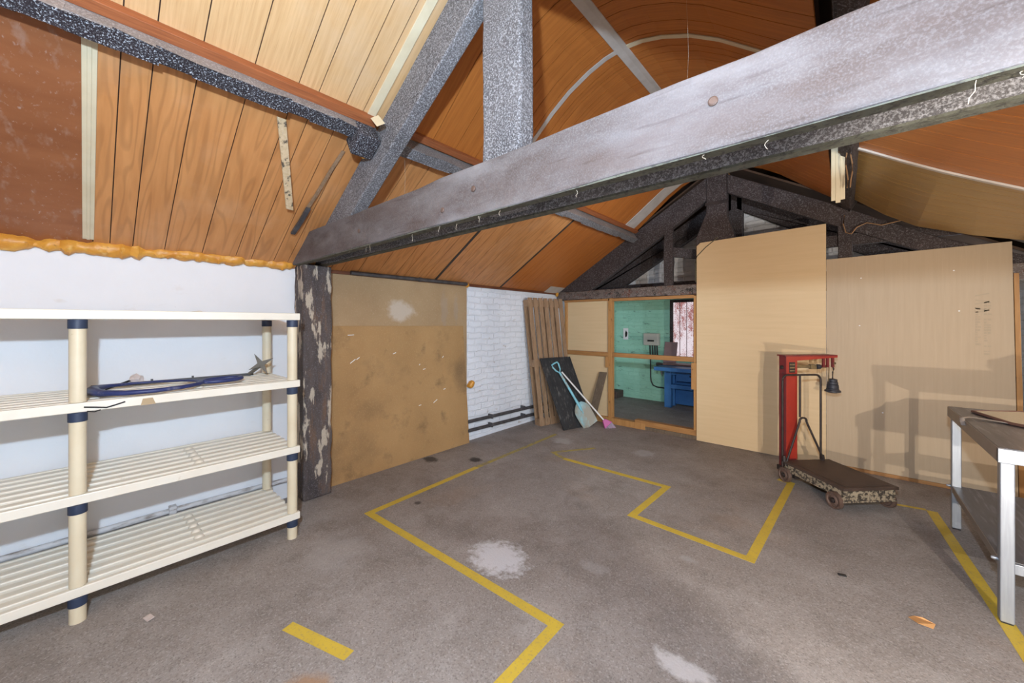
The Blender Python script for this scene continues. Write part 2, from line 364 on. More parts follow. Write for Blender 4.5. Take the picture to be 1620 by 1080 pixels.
# ------------------------------------------------------------------ setting
struct(MB().box((-.3, -3, -.15), (XR + .2, 7.3, 0)).build('floor', M['concrete']), 'worn grey brown concrete floor with stains', 'floor')
struct(MB().box((-.25, -3, 0), (0, 1.30, 1.94)).build('wall_left', M['plaster']), 'smooth white plaster wall behind the cream shelves', 'wall')
struct(MB().box((-.25, 1.30, 0), (0, 7.0, 1.96)).build('wall_left', M['brick_white']), 'white painted brick wall beside the pallet', 'wall')
rw = MB().box((XR, -3, 0), (XR + .2, 7.0, .95)).box((XR, -3, 1.80), (XR + .2, 7.0, 1.96))
for a, b in ((-3, .6), (2.0, 3.0), (4.4, 5.08), (5.70, 7.0)): rw.box((XR, a, .95), (XR + .2, b, 1.80))
struct(rw.build('wall_right', M['brick_white']), 'white painted brick wall right of the tan panels', 'wall')
wb = MB()
wb.box((-.25, 7, 0), (1.08, 7.25, 1.90)); wb.box((1.53, 7, 0), (2.6, 7.25, 1.90)); wb.box((1.08, 7, 0), (1.53, 7.25, .76)); wb.box((1.08, 7, 1.86), (1.53, 7.25, 1.90))
struct(MB().box((2.6, 7, 0), (XR + .2, 7.25, 1.90)).build('wall_back', M['brick_white_x']), 'white painted brick end wall right of the green wall', 'wall')
struct(wb.build('wall_back', M['brick_green']), 'mint green painted brick wall of the room beyond', 'wall')
struct(MB().prism_y([(.1, 1.96), (4.6, 1.96), (4.6, 2.0), (2.35, 3.30), (.1, 2.0)], 5.95, 6.1).build('wall_back', M['brick_white_x']), 'dirty white brick gable behind the sooty far truss', 'wall')
w = struct(MB().box((1.08, 7.02, .76), (1.13, 7.10, 1.86)).box((1.48, 7.02, .76), (1.53, 7.10, 1.86)).box((1.13, 7.02, 1.81), (1.48, 7.10, 1.86)).box((1.13, 7.02, .76), (1.48, 7.10, .80))
    .build('window_1', M['dark_timber']), 'bright frosted window seen through the partition opening', 'window')
for i in range(3):
    x0 = 1.13 + i * .117
    MB().box((x0 + .003, 7.05, .80), (x0 + .113, 7.06, 1.81)).build('pane', M['pane'], w)
for i in (1, 2):
    x0 = 1.13 + i * .117
    MB().box((x0 - .004, 7.04, .80), (x0 + .004, 7.07, 1.81)).build('glazing_bar', M['mauve'], w)

def fill_pane():  # glowing surface for the invented side windows
    m, nt, b, vec, out = _nodes('glowing_fill_glass')
    nt.nodes.remove(b); e = nt.nodes.new('ShaderNodeEmission'); e.inputs[0].default_value = (1.0, .90, .78, 1); e.inputs[1].default_value = .9
    nt.links.new(e.outputs[0], out.inputs[0]); return m
M['fill_glow'] = fill_pane()
for n_, (ya, yb) in enumerate(((.6, 2.0), (3.0, 4.4), (5.08, 5.70))):  # unseen side windows, invented to dress the fill lights
    fr = MB().box((XR + .02, ya, .95), (XR + .09, ya + .05, 1.80)).box((XR + .02, yb - .05, .95), (XR + .09, yb, 1.80))
    fr.box((XR + .02, ya + .05, .95), (XR + .09, yb - .05, 1.0)).box((XR + .02, ya + .05, 1.75), (XR + .09, yb - .05, 1.80))
    w = struct(fr.build('window_%d' % (n_ + 2), M['pine']), 'invented frosted fill-light window in the right wall', 'window')
    MB().box((XR + .16, ya, .95), (XR + .17, yb, 1.80)).build('pane', M['fill_glow'], w)
    MB().box((XR + .03, (ya + yb) / 2 - .02, 1.0), (XR + .08, (ya + yb) / 2 + .02, 1.75)).build('glazing_bar', M['pine'], w)
# roof profile
def ln(x0, x1, n=2):
    return [(x0 + (x1 - x0) * i / (n - 1), 1.9 + .603 * (x0 + (x1 - x0) * i / (n - 1))) for i in range(n)]
def mirror(p): return [(4.70 - x, z) for x, z in p][::-1]
ARCH = [(1.327, 2.702), (1.47, 2.815), (1.617, 2.935), (1.77, 3.06), (1.926, 3.162), (2.09, 3.236), (2.22, 3.275), (2.35, 3.288)]
ARCH_R = [(4.70 - x, z) for x, z in ARCH][::-1]
LOW = ln(-.02, 1.30); UPF = ln(1.327, 2.35)
LOW_R = mirror(LOW); UPF_R = mirror(UPF)
def sheet(prof, ys, m, label, gw=.0023):
    mb = MB()
    for a, b in zip(ys[:-1], ys[1:]):
        mb.slab(prof, a + gw, b - gw, 0, -.006, 0)
    mb.slab(prof, ys[0], ys[-1], -.005, -.025, 1)
    return struct(mb.build('ceiling', [m, M['groove']]), label, 'ceiling panel')
def grooves(y0, y1, start=.03):
    pat = [.07, .17, .32, .515, .71, .81, .96, 1.06, 1.22]
    ys = [y0]; k = math.floor((y0 - start) / 1.22) - 1
    while True:
        for p in pat:
            y = start + k * 1.22 + p
            if y > y1 - .02: ys.append(y1); return ys
            if y > y0 + .02: ys.append(y)
        k += 1
sheet(LOW, [-3, .03], M['hardboard'], 'plain dark red brown hardboard ceiling sheet above the shelves')
sheet(LOW, grooves(.03, 1.30), M['oak_orange'], 'orange grooved wood ceiling panels below the near purlin')
sheet(UPF, grooves(-3, 1.24), M['oak_pale'], 'pale oak grooved ceiling panels above the near purlin')
sheet(UPF_R, grooves(-3, 1.24), M['oak_pale'], 'pale oak grooved ceiling panels on the near right slope')
sheet(LOW_R, grooves(-3, 1.30), M['oak_orange'], 'orange grooved ceiling panels on the near right eave')
sheet(LOW, grooves(1.30, 2.58, .15), M['oak_orange'], 'orange grooved ceiling panel above the chipboard sheets')
sheet(LOW, grooves(2.58, 3.65, .15), M['oak_orange'], 'orange grooved ceiling panel above the white brick wall')
sheet(LOW, grooves(3.65, 5.06, .15), M['oak_deep'], 'deep brown ceiling panel above the pallet')
sheet(ARCH, grooves(1.24, 2.383, .05), M['oak_deep'], 'arched wood ceiling panel left of the ridge, nearer the king post')
sheet(ARCH, grooves(2.383, 5.0, .05), M['oak_deep'], 'arched wood ceiling panel left of the ridge, farther')
sheet(ARCH_R, grooves(1.24, 2.383, .05), M['oak_deep'], 'arched wood ceiling panel right of the ridge, nearer')
sheet(ARCH_R, grooves(2.383, 5.0, .05), M['oak_deep'], 'arched wood ceiling panel right of the ridge, farther')
RLOW = [(3.525, 2.608), (3.57, 2.578), (3.74, 2.46), (3.90, 2.355), (4.05, 2.265), (4.20, 2.178), (4.45, 2.04), (4.72, 1.905)]
sheet(RLOW, grooves(1.30, 3.38, .1), M['oak_deep'], 'brown grooved ceiling panel below the right purlin')
# the sagging ochre sheet: profile sinks towards its far edge
FAR_P = [(3.512, 2.609), (3.535, 2.590), (3.732, 2.414), (3.927, 2.279), (4.241, 2.154), (4.489, 2.078), (4.60, 2.03), (4.72, 1.96)]
def sag(t): return [((1 - t) * a[0] + t * b[0], (1 - t) * a[1] + t * b[1]) for a, b in zip(RLOW, FAR_P)]
oc = MB(); ys = grooves(3.38, 4.75, .1)
nys = []
for a, b in zip(ys[:-1], ys[1:]): nys += [(a + .0023, b - .0023)]
for a, b in nys:
    pa, pb = sag((a - 3.38) / 1.37), sag((b - 3.38) / 1.37)
    n = len(pa); vs = [(x, a, z) for x, z in pa] + [(x, b, z) for x, z in pb] + [(x, a, z + .006) for x, z in pa] + [(x, b, z + .006) for x, z in pb]
    fs = []
    for i in range(n - 1):
        fs += [(i, i + 1, n + i + 1, n + i), (2 * n + i, 3 * n + i, 3 * n + i + 1, 2 * n + i + 1), (i, 2 * n + i, 2 * n + i + 1, i + 1), (n + i, n + i + 1, 3 * n + i + 1, 3 * n + i)]
    fs += [(0, n, 3 * n, 2 * n), (n - 1, 3 * n - 1, 4 * n - 1, 2 * n - 1)]
    oc.add(vs, fs)
pa, pb = sag(0), sag(1); n = len(pa)
vs = [(x, 3.38, z + .030) for x, z in pa] + [(x, 4.75, z + .030) for x, z in pb] + [(x, 3.38, z + .036) for x, z in pa] + [(x, 4.75, z + .036) for x, z in pb]
fs = []
for i in range(n - 1): fs += [(i, i + 1, n + i + 1, n + i), (2 * n + i, 3 * n + i, 3 * n + i + 1, 2 * n + i + 1)]
oc.add(vs, fs, 1)
struct(oc.build('ceiling', [M['oak_ochre'], M['groove']]), 'sagging ochre ceiling sheet above the tan panels', 'ceiling panel')
for p, lb in ((ln(-.3, 2.36), 'dark roof lining over the room beyond, left slope'), (mirror(ln(-.3, 2.36)), 'dark roof lining over the room beyond, right slope')):
    struct(MB().slab(p, 5.04, 7.2, -.03, -.05).build('ceiling', M['dark_roof']), lb, 'ceiling panel')
for p, lb in ((ln(-.5, 2.36), 'added outer roof sheet closing light leaks on the left slope'), (mirror(ln(-.5, 2.36)), 'added outer roof sheet closing light leaks on the right slope')):
    struct(MB().slab(p, -3, 7.3, -.17, -.20).build('ceiling', M['dark_roof']), lb, 'ceiling panel')  # unseen covering added to keep sky light out of the ceiling gaps
struct(MB().slab(mirror(ln(-.3, 1.3)), 3.3, 5.04, -.09, -.10).build('ceiling', M['grey_strip']), 'grey roof lining showing past the sagging ochre sheet', 'ceiling panel')
struct(MB().box((-.25, -3, 1.93), (.03, 7.1, 1.96)).build('trim_1', M['brown_wood']))

def trim(i, mb, m, label): return struct(mb.build('trim_%d' % i, m, bevel=.002), label, 'cover strip')
trim(2, MB().slab(ln(.085, 1.22), -.012, .034, 0, .007).slab(ln(.085, 1.22), .004, .018, .007, .011), M['cream_strip'], 'cream cover strip between the dark hardboard and the orange panels')
trim(3, MB().slab(ln(1.29, 1.33), -3, 1.17, 0, .05), M['batten_red'], 'red brown batten along the top of the near purlin')
trim(4, MB().slab(ln(1.30, 2.34), 1.115, 1.165, 0, .008, 0, 1.125, 1.175), M['cream_strip'], 'cream cover strip alongside the near rafter')
trim(5, MB().slab(ARCH, 2.365, 2.402, 0, .007), M['grey_strip'], 'pale cover strip curving up the arched ceiling to the ridge')
trim(6, MB().slab([(2.30, 3.283), (2.35, 3.288), (2.385, 3.285)], 1.24, 5.0, 0, .008), M['grey_strip'], 'pale cover strip running along the ridge')
trim(7, MB().slab(ARCH_R, 2.365, 2.402, 0, .007), M['cream_strip'], 'cream cover strip crossing the right side of the arched ceiling')
trim(8, MB().slab(RLOW, 3.365, 3.395, 0, .012), M['grey_strip'], 'white edging strip along the top of the ochre sheet')
trim(9, MB().slab(ln(.02, 1.22), 2.565, 2.597, 0, .004), M['seam'], 'dark seam across the orange ceiling above the chipboard')
trim(10, MB().slab(ln(.02, 1.22), 3.635, 3.665, 0, .004), M['seam'], 'dark seam across the ceiling above the white brick wall')
trim(11, MB().slab(ARCH[:6], 4.60, 4.86, .004, .012, 0, 4.70, 4.90), M['grey_strip'], 'wide grey strip beside the far rafter')
trim(12, MB().slab(ln(1.305, 1.345), 1.30, 4.98, 0, .03), M['batten_red'], 'red brown batten along the far purlin')
trim(13, MB().box((.0, 1.36, 1.89), (.035, 5.0, 1.945)), M['brown_wood'], 'brown fascia board under the far left eave')
trim(14, MB().slab(ln(-.02, .16), 4.62, 4.99, .003, .009), M['grey_strip'], 'short grey strip at the far left eave corner')

# ------------------------------------------------------------------ trusses
t = thing('roof_truss', (2.35, 1.24, 1.93), 'large dusty timber roof truss crossing overhead with double tie beam', 'roof truss')
pl = wobble_box((.0, 1.13, 1.925), (XR, 1.182, 2.145), 26, .004, 3)
# a slight sway like the old plank
pl.v = [(x, y, z + .012 * (1 - ((x - 2.3) / 2.3) ** 2) * -.3) for x, y, z in pl.v]
o = pl.build('tie_plank', [M['tie']], t, bevel=.006); tag(o, 'dusty near plank of the tie beam')
wobble_box((.0, 1.30, 1.93), (XR, 1.352, 2.12), 26, .003, 5).build('tie_plank', M['rafter'], t, bevel=.006)
MB().box((.1, 1.136, 1.9185), (XR, 1.178, 1.926)).build('underside_mould', M['tie_green'], t)
MB().box((.1, 1.306, 1.9235), (XR, 1.349, 1.931)).build('underside_mould', M['tie_green'], t)
wobble_box((2.243, 1.184, 1.935), (2.467, 1.275, 3.30), 16, .003, 8, 2).build('king_post', M['rafter'], t, bevel=.012)
def rafter_poly(dx, top, dep, x0, x1, sgn=1):
    f = lambda x: top + .603 * x
    xb = (1.945 - (top - dep)) / .603
    p = [(x0, f(x0)), (x1, f(x1)), (x1, f(x1) - dep), (xb, 1.945), (x0, 1.945)]
    return p if sgn > 0 else [(4.70 - x, z) for x, z in p]
for sgn, lab in ((1, 'left'), (-1, 'right')):
    o = MB().prism_y(rafter_poly(0, 1.841, .247, .20, 2.245, sgn), 1.185, 1.272).build('rafter', M['rafter'], t, bevel=.014)
for x, z in ((2.245, 2.037), (2.03, 1.985), (3.2, 2.05), (1.2, 2.02)):
    MB().lathe([(.013, 0), (.013, .004), (.009, .007)], (x, 1.130, z), 14, (0, -1, 0)).build('peg', M['wheel'], t)
o = MB().obox((1.255, 1.045, 2.455), (.13, 0, .078), (0, .133, 0), (-.062, 0, .105)).build('purlin_cleat', M['purlin_under'], t, bevel=.012)
# blackened far truss over the partition
t = thing('roof_truss', (2.35, 5.05, 1.80), 'dark sooty roof truss above the partition with small struts', 'roof truss')
wobble_box((-.02, 5.0, 1.80), (XR, 5.10, 1.93), 20, .005, 11).build('tie_beam', M['tie_far'], t, bevel=.008)
for sgn in (1, -1):
    p = [(.0, 1.925), (1.26, 2.66), (2.2, 3.21), (2.2, 2.93), (1.7, 2.60), (.62, 1.93)]
    if sgn < 0: p = [(4.70 - x, z) for x, z in [(.0, 1.925), (.6, 2.20), (1.36, 2.67), (2.28, 3.20), (2.28, 2.98), (1.32, 2.43), (.62, 2.04), (.40, 1.93)]]
    MB().prism_y(p, 5.0, 5.09).build('rafter', M['dark_timber'], t, bevel=.012)
MB().prism_y([(2.20, 3.25), (2.42, 3.25), (2.42, 2.72), (2.49, 2.50), (2.53, 2.30), (2.53, 1.93), (2.08, 1.93), (2.08, 2.48), (2.20, 2.78)], 4.99, 5.10).build('king_post', M['dark_timber'], t, bevel=.01)
MB().box((2.19, 4.985, 2.86), (2.43, 4.992, 2.90)).build('iron_strap', M['iron'], t)
wobble_box((1.69, 5.0, 1.93), (1.80, 5.07, 2.74), 8, .004, 12, 2).build('strut', M['dark_timber'], t, bevel=.006)
wobble_box((3.41, 5.0, 1.93), (3.52, 5.07, 2.56), 8, .004, 13, 2).build('strut', M['dark_timber'], t, bevel=.006)
MB().obox((1.80, 5.02, 2.30), (.29, .30, -.03), (0, .07, 0), (0, 0, .12)).build('cross_brace', M['dark_timber'], t)
MB().box((2.55, 5.03, 2.22), (4.3, 5.09, 2.33)).build('cross_brace', M['dark_timber'], t)
t = thing('roof_truss', (2.35, 5.8, 1.9), 'black roof timbers seen behind the far truss', 'roof truss')
for sgn in (1, -1):
    MB().prism_y(rafter_poly(0, 1.84, .28, .15, 2.32, sgn), 5.74, 5.84).build('rafter', M['dark_timber'], t, bevel=.01)
MB().box((2.25, 5.74, 2.0), (2.45, 5.84, 3.2)).build('king_post', M['dark_timber'], t, bevel=.01)
MB().box((2.3, 5.75, 2.42), (4.2, 5.83, 2.52)).build('cross_brace', M['dark_timber'], t, bevel=.01)
MB().box((.2, 5.75, 1.95), (4.5, 5.83, 2.05)).build('tie_beam', M['dark_timber'], t, bevel=.01)

p = wobble_box((.005, 1.162, 0), (.200, 1.388, 1.925), 22, .006, 21, 2)
tag(p.build('timber_post', M['post'], bevel=.016, origin='base'), 'weathered dark timber post with flaking cream paint under the near truss', 'post')

def purlin(name, y0, y1, mir, label, m0, m1):
    pts = [(1.285, 2.547), (1.3465, 2.584), (1.29, 2.678), (1.228, 2.64)]
    if mir: pts = [(4.785 - x, z) for x, z in pts]
    mb = MB(); N = max(4, int((y1 - y0) / .12)); vs = []; rnd = random.Random(4)
    for i in range(N + 1):
        for x, z in pts: vs.append((x + rnd.uniform(-.003, .003), y0 + (y1 - y0) * i / N, z + rnd.uniform(-.003, .003)))
    mb.add(vs, [(0, 1, 2, 3), tuple(4 * N + k for k in (3, 2, 1, 0))], 0)
    for i in range(N):
        for k in range(4):
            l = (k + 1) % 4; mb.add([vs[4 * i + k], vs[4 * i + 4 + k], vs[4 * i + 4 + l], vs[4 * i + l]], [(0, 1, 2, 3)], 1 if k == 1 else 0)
    bm_o = mb.build(name, [m0, m1])
    bm = bmesh.new(); bm.from_mesh(bm_o.data); bmesh.ops.remove_doubles(bm, verts=bm.verts, dist=1e-5); bm.to_mesh(bm_o.data); bm.free()
    b = bm_o.modifiers.new('bevel', 'BEVEL'); b.width = .008; b.segments = 2; b.limit_method = 'ANGLE'; b.angle_limit = .7
    return tag(bm_o, label, 'purlin')
purlin('roof_purlin', -3, 1.184, False, 'black purlin with white specks above the shelves, ending at the near rafter', M['purlin_under'], M['purlin_side'])
purlin('roof_purlin', 1.274, 4.99, False, 'grey dusty purlin running from the near truss to the far truss', M['rafter'], M['purlin_side'])
purlin('roof_purlin', 1.36, 4.99, True, 'dark purlin with wires along the right slope, seen end on', M['dark_timber'], M['dark_timber'])

# ------------------------------------------------------------------ loose strips, foam, pipes, wires
mb = MB().obox((1.145, .690, 2.575), (0, .045, 0), (.012, 0, -.007), (-.49, .20, -.36))
tag(mb.build('loose_batten', M['raw_wood'], bevel=.003), 'pale split batten hanging loose below the near purlin', 'batten')
pts = [(1.075, 1.078, 2.545), (.95, 1.062, 2.462), (.75, 1.04, 2.335), (.62, 1.025, 2.25)]
mb = MB()
mb.slab([(p[0], p[2]) for p in pts][::-1], 1.02, 1.045, .004, .010, 0, 1.075, 1.098)
tag(mb.build('peeling_trim', M['pallet'], bevel=.002), 'brown strip peeling off the ceiling beside the near rafter', 'strip')
mb = MB().slab([(.40, 2.125), (.52, 2.19), (.64, 2.268)], 1.00, 1.03, .012, .030, 0, 1.02, 1.05)
tag(mb.build('torn_seal', M['pipe_dark'], bevel=.002), 'dark torn sealing strip at the lower end of the peeling trim', 'strip')
mb = MB().obox((1.395, 1.10, 2.640), (.045, .022, .01), (0, .004, .003), (.075, .0, -.075))
tag(mb.build('torn_tape_end', M['cream_strip'], bevel=.001), 'torn end of cream tape beside the near purlin end', 'tape')

def foam(name, path, r, amp, seed, label, n=14, step=.018):
    mb = MB(); P = []; R = []
    for a, b in zip(path[:-1], path[1:]):
        a, b = V(a), V(b); k = max(2, int((b - a).length / step))
        P += [a.lerp(b, i / k) for i in range(k)]
    P.append(V(path[-1]))
    for i, p in enumerate(P):
        R.append(r * (1 + amp * mnoise.noise((p.y * 9 + seed, seed, p.x)) + amp * .7 * mnoise.noise((p.y * 24, seed * 2, 0))))
    R[0] *= .5; R[-1] *= .5
    mb.tube(P, R, n)
    mb.v = [tuple(V(v) + V((.25 * r, 0, .35 * r)) * mnoise.noise(V(v) * 20) + V((0, .3 * r, .2 * r)) * mnoise.noise(V(v) * 45)) for v in mb.v]
    return tag(mb.build(name, M['foam'], smooth=True), label, 'foam')
foam('expanding_foam', [(.02, -2.8, 1.895), (.02, -.3, 1.895), (.025, .5, 1.925), (.02, 1.155, 1.93)], .042, .75, 3, 'orange expanding foam bead along the eave above the white plaster wall')
foam('expanding_foam', [(.015, 3.10, .66), (.03, 3.13, .69), (.025, 3.15, .73)], .04, .4, 5, 'orange foam lump on the brick wall at the edge of the chipboard', step=.012)
foam('expanding_foam', [(.02, 3.05, 1.895), (.02, 3.10, 1.90)], .024, .4, 8, 'small orange foam dab at the top corner of the chipboard', step=.012)
foam('expanding_foam', [(.05, 4.93, 1.86), (.05, 4.95, 1.92)], .022, .4, 9, 'small orange foam dab under the far beam end', step=.012)
foam('expanding_foam', [(1.245, 1.13, 2.465), (1.235, 1.14, 2.50), (1.225, 1.15, 2.53)], .022, .4, 12, 'orange foam blob under the cleat at the near purlin end', step=.012)

t = thing('water_pipe', (.03, .3, .16), 'white painted pipe low on the plaster wall behind the shelves', 'pipe')
MB().tube([(.025, -2.5, .158), (.025, -.3, .160), (.022, .4, .166), (.022, .75, .163), (.022, 1.16, .155)], .019, 12).build('tube', M['pipe_white'], t, smooth=True)
MB().box((0, .375, .13), (.05, .415, .20)).build('clip', M['pipe_white'], t, bevel=.004)
for z0, z1, lb in ((.252, .224, 'upper of two dark pipes along the foot of the white brick wall'), (.142, .108, 'lower of two dark pipes along the foot of the white brick wall')):
    t = thing('water_pipe', (.05, 3.8, z0), lb, 'pipe')
    MB().tube([(.055, 3.05, z0), (.055, 5.0, z1 - .01)], .021, 12).build('tube', M['pipe_dark'], t, smooth=True)
    for y in (3.45, 4.1):
        MB().box((0, y, z0 - .035), (.08, y + .022, z0 + .02)).build('clip', M['pipe_dark'], t, bevel=.004)
t = thing('water_pipe', (.05, 2.3, 1.91), 'dark pipe under the far left eave above the chipboard', 'pipe')
MB().tube([(.055, 1.62, 1.908), (.055, 3.04, 1.912)], .019, 12).build('tube', M['pipe_dark'], t, smooth=True)
MB().tube([(.055, 2.36, 1.910), (.055, 2.39, 1.910)], .024, 12).build('clip', M['pipe_dark'], t, smooth=True)

t = thing('cover_strip', (3.43, 3.4, 2.28), 'cream plastic strip hanging down beside the right purlin', 'strip')
MB().box((3.394, 3.40, 2.285), (3.418, 3.409, 2.70)).box((3.442, 3.40, 2.285), (3.466, 3.409, 2.70)).build('flange', M['cream_strip'], t, bevel=.002)
MB().box((3.417, 3.396, 2.268), (3.443, 3.412, 2.70)).build('web', M['cream_strip'], t, bevel=.002)
mb = MB()
for dx, ph in ((0, 0), (.022, 2)):
    mb.tube([(3.475 + dx + .006 * math.sin(i * 1.3 + ph), 3.3 + i * .0, 2.68 - i * .05) for i in range(8)], .004, 6)
tag(mb.build('electric_cable', M['copper'], smooth=True), 'pair of copper coloured cables dropping down the right purlin', 'cable')
mb = MB().tube([(3.46, 4.93, 2.50), (3.45, 4.93, 2.42), (3.47, 4.93, 2.33), (3.51, 4.93, 2.31), (3.55, 4.93, 2.37), (3.62, 4.93, 2.40), (3.72, 4.93, 2.36), (3.84, 4.93, 2.38), (3.92, 4.93, 2.43)], .005, 6)
tag(mb.build('electric_cable', M['copper'], smooth=True), 'thin copper cable looping in front of the far right rafter', 'cable')
mb = MB().tube([(2.085, 4.975, 1.95), (2.085, 4.972, 2.18), (2.10, 4.972, 2.26), (2.20, 4.974, 2.36), (2.33, 4.974, 2.46)], .006, 6)
tag(mb.build('electric_cable', M['olive_cord'], smooth=True), 'olive cord across the top left corner of the tall tan panel', 'cable')
mb = MB(); rnd = random.Random(9)
for i in range(16):
    x = rnd.uniform(1.0, 4.0); L = rnd.uniform(.01, .05); z = 1.92; y = rnd.uniform(1.14, 1.17)
    pts = [(x, y, z)]
    for k in range(4): pts.append((pts[-1][0] + rnd.uniform(-.008, .008), y - .002, pts[-1][2] - L / 4))
    mb.tube(pts, .0007, 4)
for (x, y, z, L) in ((1.9, 1.6, 3.1, .5), (2.9, 1.9, 3.0, .55), (1.28, 1.4, 2.55, .30)):
    mb.tube([(x, y, z), (x + .01, y, z - L / 2), (x - .005, y, z - L)], .0006, 4)
tag(mb.build('cobweb_strands', M['web']), 'dusty cobweb threads hanging from the near tie beam', 'cobweb', None, 'stuff')

# ------------------------------------------------------------------ boards on the left wall
tag(MB().box((.006, 1.40, .02), (.018, 3.072, 1.89)).build('chipboard_sheet', M['chip_a'], bevel=.001), 'large chipboard sheet on the left wall with a whitish patch near its top', 'board')
bd = MB().hexa([(.055, 1.42, .0), (.068, 1.42, .0), (.068, 3.07, .0), (.055, 3.07, .0), (.021, 1.42, 1.42), (.034, 1.42, 1.42), (.034, 3.00, 1.41), (.021, 3.00, 1.41)])
bo = bd.build('chipboard_sheet', M['chip_b'], bevel=.001)
tag(bo, 'stained chipboard sheet leaning in front of the larger chipboard sheet', 'board')
for (y, z, dy, dz) in ((1.60, 1.33, .06, .002), (1.62, 1.07, .05, .035), (1.68, 1.10, .03, .02), (2.06, 1.13, .035, .012), (2.68, 1.05, .02, .016), (2.42, .94, .03, .006), (2.37, .99, .012, .012), (2.55, .56, .05, .03), (2.69, .69, .03, .006), (2.36, .56, .03, .005)):
    xx = .0695 - .034 * z / 1.42
    MB().obox((xx, y, z), (.0012, 0, 0), (0, dy, dz), (0, -.003, .006)).build('paint_scuff', M['white'], bo)

# ------------------------------------------------------------------ partition
t = thing('partition_frame', (1.1, 5.05, 0), 'pine stud partition frame with a doorway sized opening', 'partition')
def stud(lo, hi, m='pine', nm='stud'): return MB().box(lo, hi).build(nm, M[m], t, bevel=.003)
stud((.145, 5.01, .07), (.185, 5.07, 1.77)); stud((.897, 5.0, .07), (.958, 5.075, 1.80)); stud((2.055, 5.0, .10), (2.105, 5.075, 1.78))
stud((.145, 5.0, 1.765), (.92, 5.075, 1.797), 'pine_x', 'rail'); stud((.958, 5.0, 1.755), (2.06, 5.075, 1.795), 'pine_x', 'rail')
stud((.185, 5.0, .955), (.897, 5.03, 1.02), 'pine_x', 'rail'); stud((.958, 5.01, .958), (2.055, 5.06, 1.018), 'pine_x', 'rail')
stud((.145, 4.99, .0), (1.45, 5.08, .085), 'pine', 'sill'); stud((1.30, 4.992, .05), (2.10, 5.085, .12), 'pine_x', 'sill')
stud((1.45, 4.985, .0), (2.10, 5.07, .05), 'grey_wood', 'sill')
stud((.86, 4.985, .80), (.90, 5.0, .955), 'pine', 'packing_block'); stud((2.03, 4.985, .62), (2.095, 5.0, .95), 'pine', 'packing_block')
o = MB().box((.185, 5.04, .085), (.897, 5.05, .957)).build('infill_panel', M['tan'], t); tag(o, 'tan board filling the frame beside the opening')
MB().box((.185, 5.04, 1.02), (.897, 5.05, 1.765)).build('infill_panel', M['tan'], t)

pn = [(2.097, 0.005), (3.32, .005), (3.32, 2.452), (2.14, 2.422), (2.097, 2.385)]
tag(MB().prism_y(pn, 4.972, 4.984).build('wall_board', M['tan'], bevel=.001), 'tall tan board standing between the opening and the grey tan board', 'board')
b2 = MB().prism_y([(3.322, .035), (4.512, .035), (4.48, 2.109), (3.322, 2.088)], 4.982, 4.994).build('wall_board', M['tan2'], bevel=.001)
tag(b2, 'wide greyish tan board behind the steel table with faded stamp', 'board')
# faded stamp, running up the board
ink = MB(); rnd = random.Random(5)
for row, (x, wdt) in enumerate(((4.290, .030), (4.336, .040))):
    z = 1.18 if row else 1.26
    end = 1.62 if row else 1.58
    while z < end:
        h = rnd.uniform(.008, .018)
        if rnd.random() > .12:
            for k in range(rnd.choice((1, 2, 2))):
                xx = x + k * wdt * .5
                ink.box((xx, 4.9808, z), (xx + wdt * rnd.uniform(.3, .5), 4.9822, z + h))
        z += h + rnd.uniform(.006, .012)
for k in range(5): ink.obox((4.288 + .0 * k, 4.9808, 1.53 + k * .035), (.075, 0, .018 * (-1) ** k), (0, .0014, 0), (0, 0, .010))
ink.build('stamp', M['ink'], b2)
for x, z in ((4.17, 1.90), (3.58, 1.88), (3.73, .60), (4.2, 1.55), (3.57, 1.42)):
    MB().lathe([(.006, 0), (.006, .002)], (x, 4.982, z), 10, (0, -1, 0)).build('screw_head', M['white'], b2)
tag(MB().hexa([(4.517, 4.985, 0), (4.55, 4.985, 0), (4.55, 5.06, 0), (4.517, 5.06, 0), (4.489, 4.985, 1.85), (4.516, 4.985, 1.85), (4.516, 5.06, 1.85), (4.489, 5.06, 1.85)]).build('edge_stud', M['pine'], bevel=.002), 'upright pine stud at the right edge of the grey tan board', 'stud')
tag(MB().box((3.34, 4.985, .0), (4.516, 5.03, .033)).build('floor_batten', M['pine_x'], bevel=.002), 'pine floor batten under the grey tan board', 'batten')

# ------------------------------------------------------------------ floor lines
def line(path, wd, label, m='yellow'):
    P = [V((x, y, 0)) for x, y in path]; L = []; R = []
    for i, p in enumerate(P):
        d0 = (p - P[i - 1]).normalized() if i else None
        d1 = (P[i + 1] - p).normalized() if i < len(P) - 1 else None
        d0 = d0 or d1; d1 = d1 or d0
        n0 = V((-d0.y, d0.x, 0)); n1 = V((-d1.y, d1.x, 0)); mm = (n0 + n1).normalized(); k = wd / 2 / max(.3, mm.dot(n0))
        L.append(p + mm * k); R.append(p - mm * k)
    mb = MB(); z0, z1 = 0.0002, .0014
    for i in range(len(P) - 1):
        q = [L[i], R[i], R[i + 1], L[i + 1]]
        mb.hexa([(v.x, v.y, z0) for v in q] + [(v.x, v.y, z1) for v in q])
    return tag(mb.build('floor_line', M[m], origin='base'), label, 'floor marking', 'yellow painted floor lines')
line([(.652, 4.05), (.70, 2.6)], .05, 'faint yellow floor line running towards the pallet', 'yellow_worn')
line([(.70, 2.6), (.755, 1.43), (2.43, 1.495), (2.44, .7)], .055, 'long bright yellow floor line zigzagging across the middle of the floor')
line([(1.30, 3.90), (1.02, 3.46), (1.22, 3.38)], .045, 'worn yellow floor line fragment in front of the shovel', 'yellow_worn')
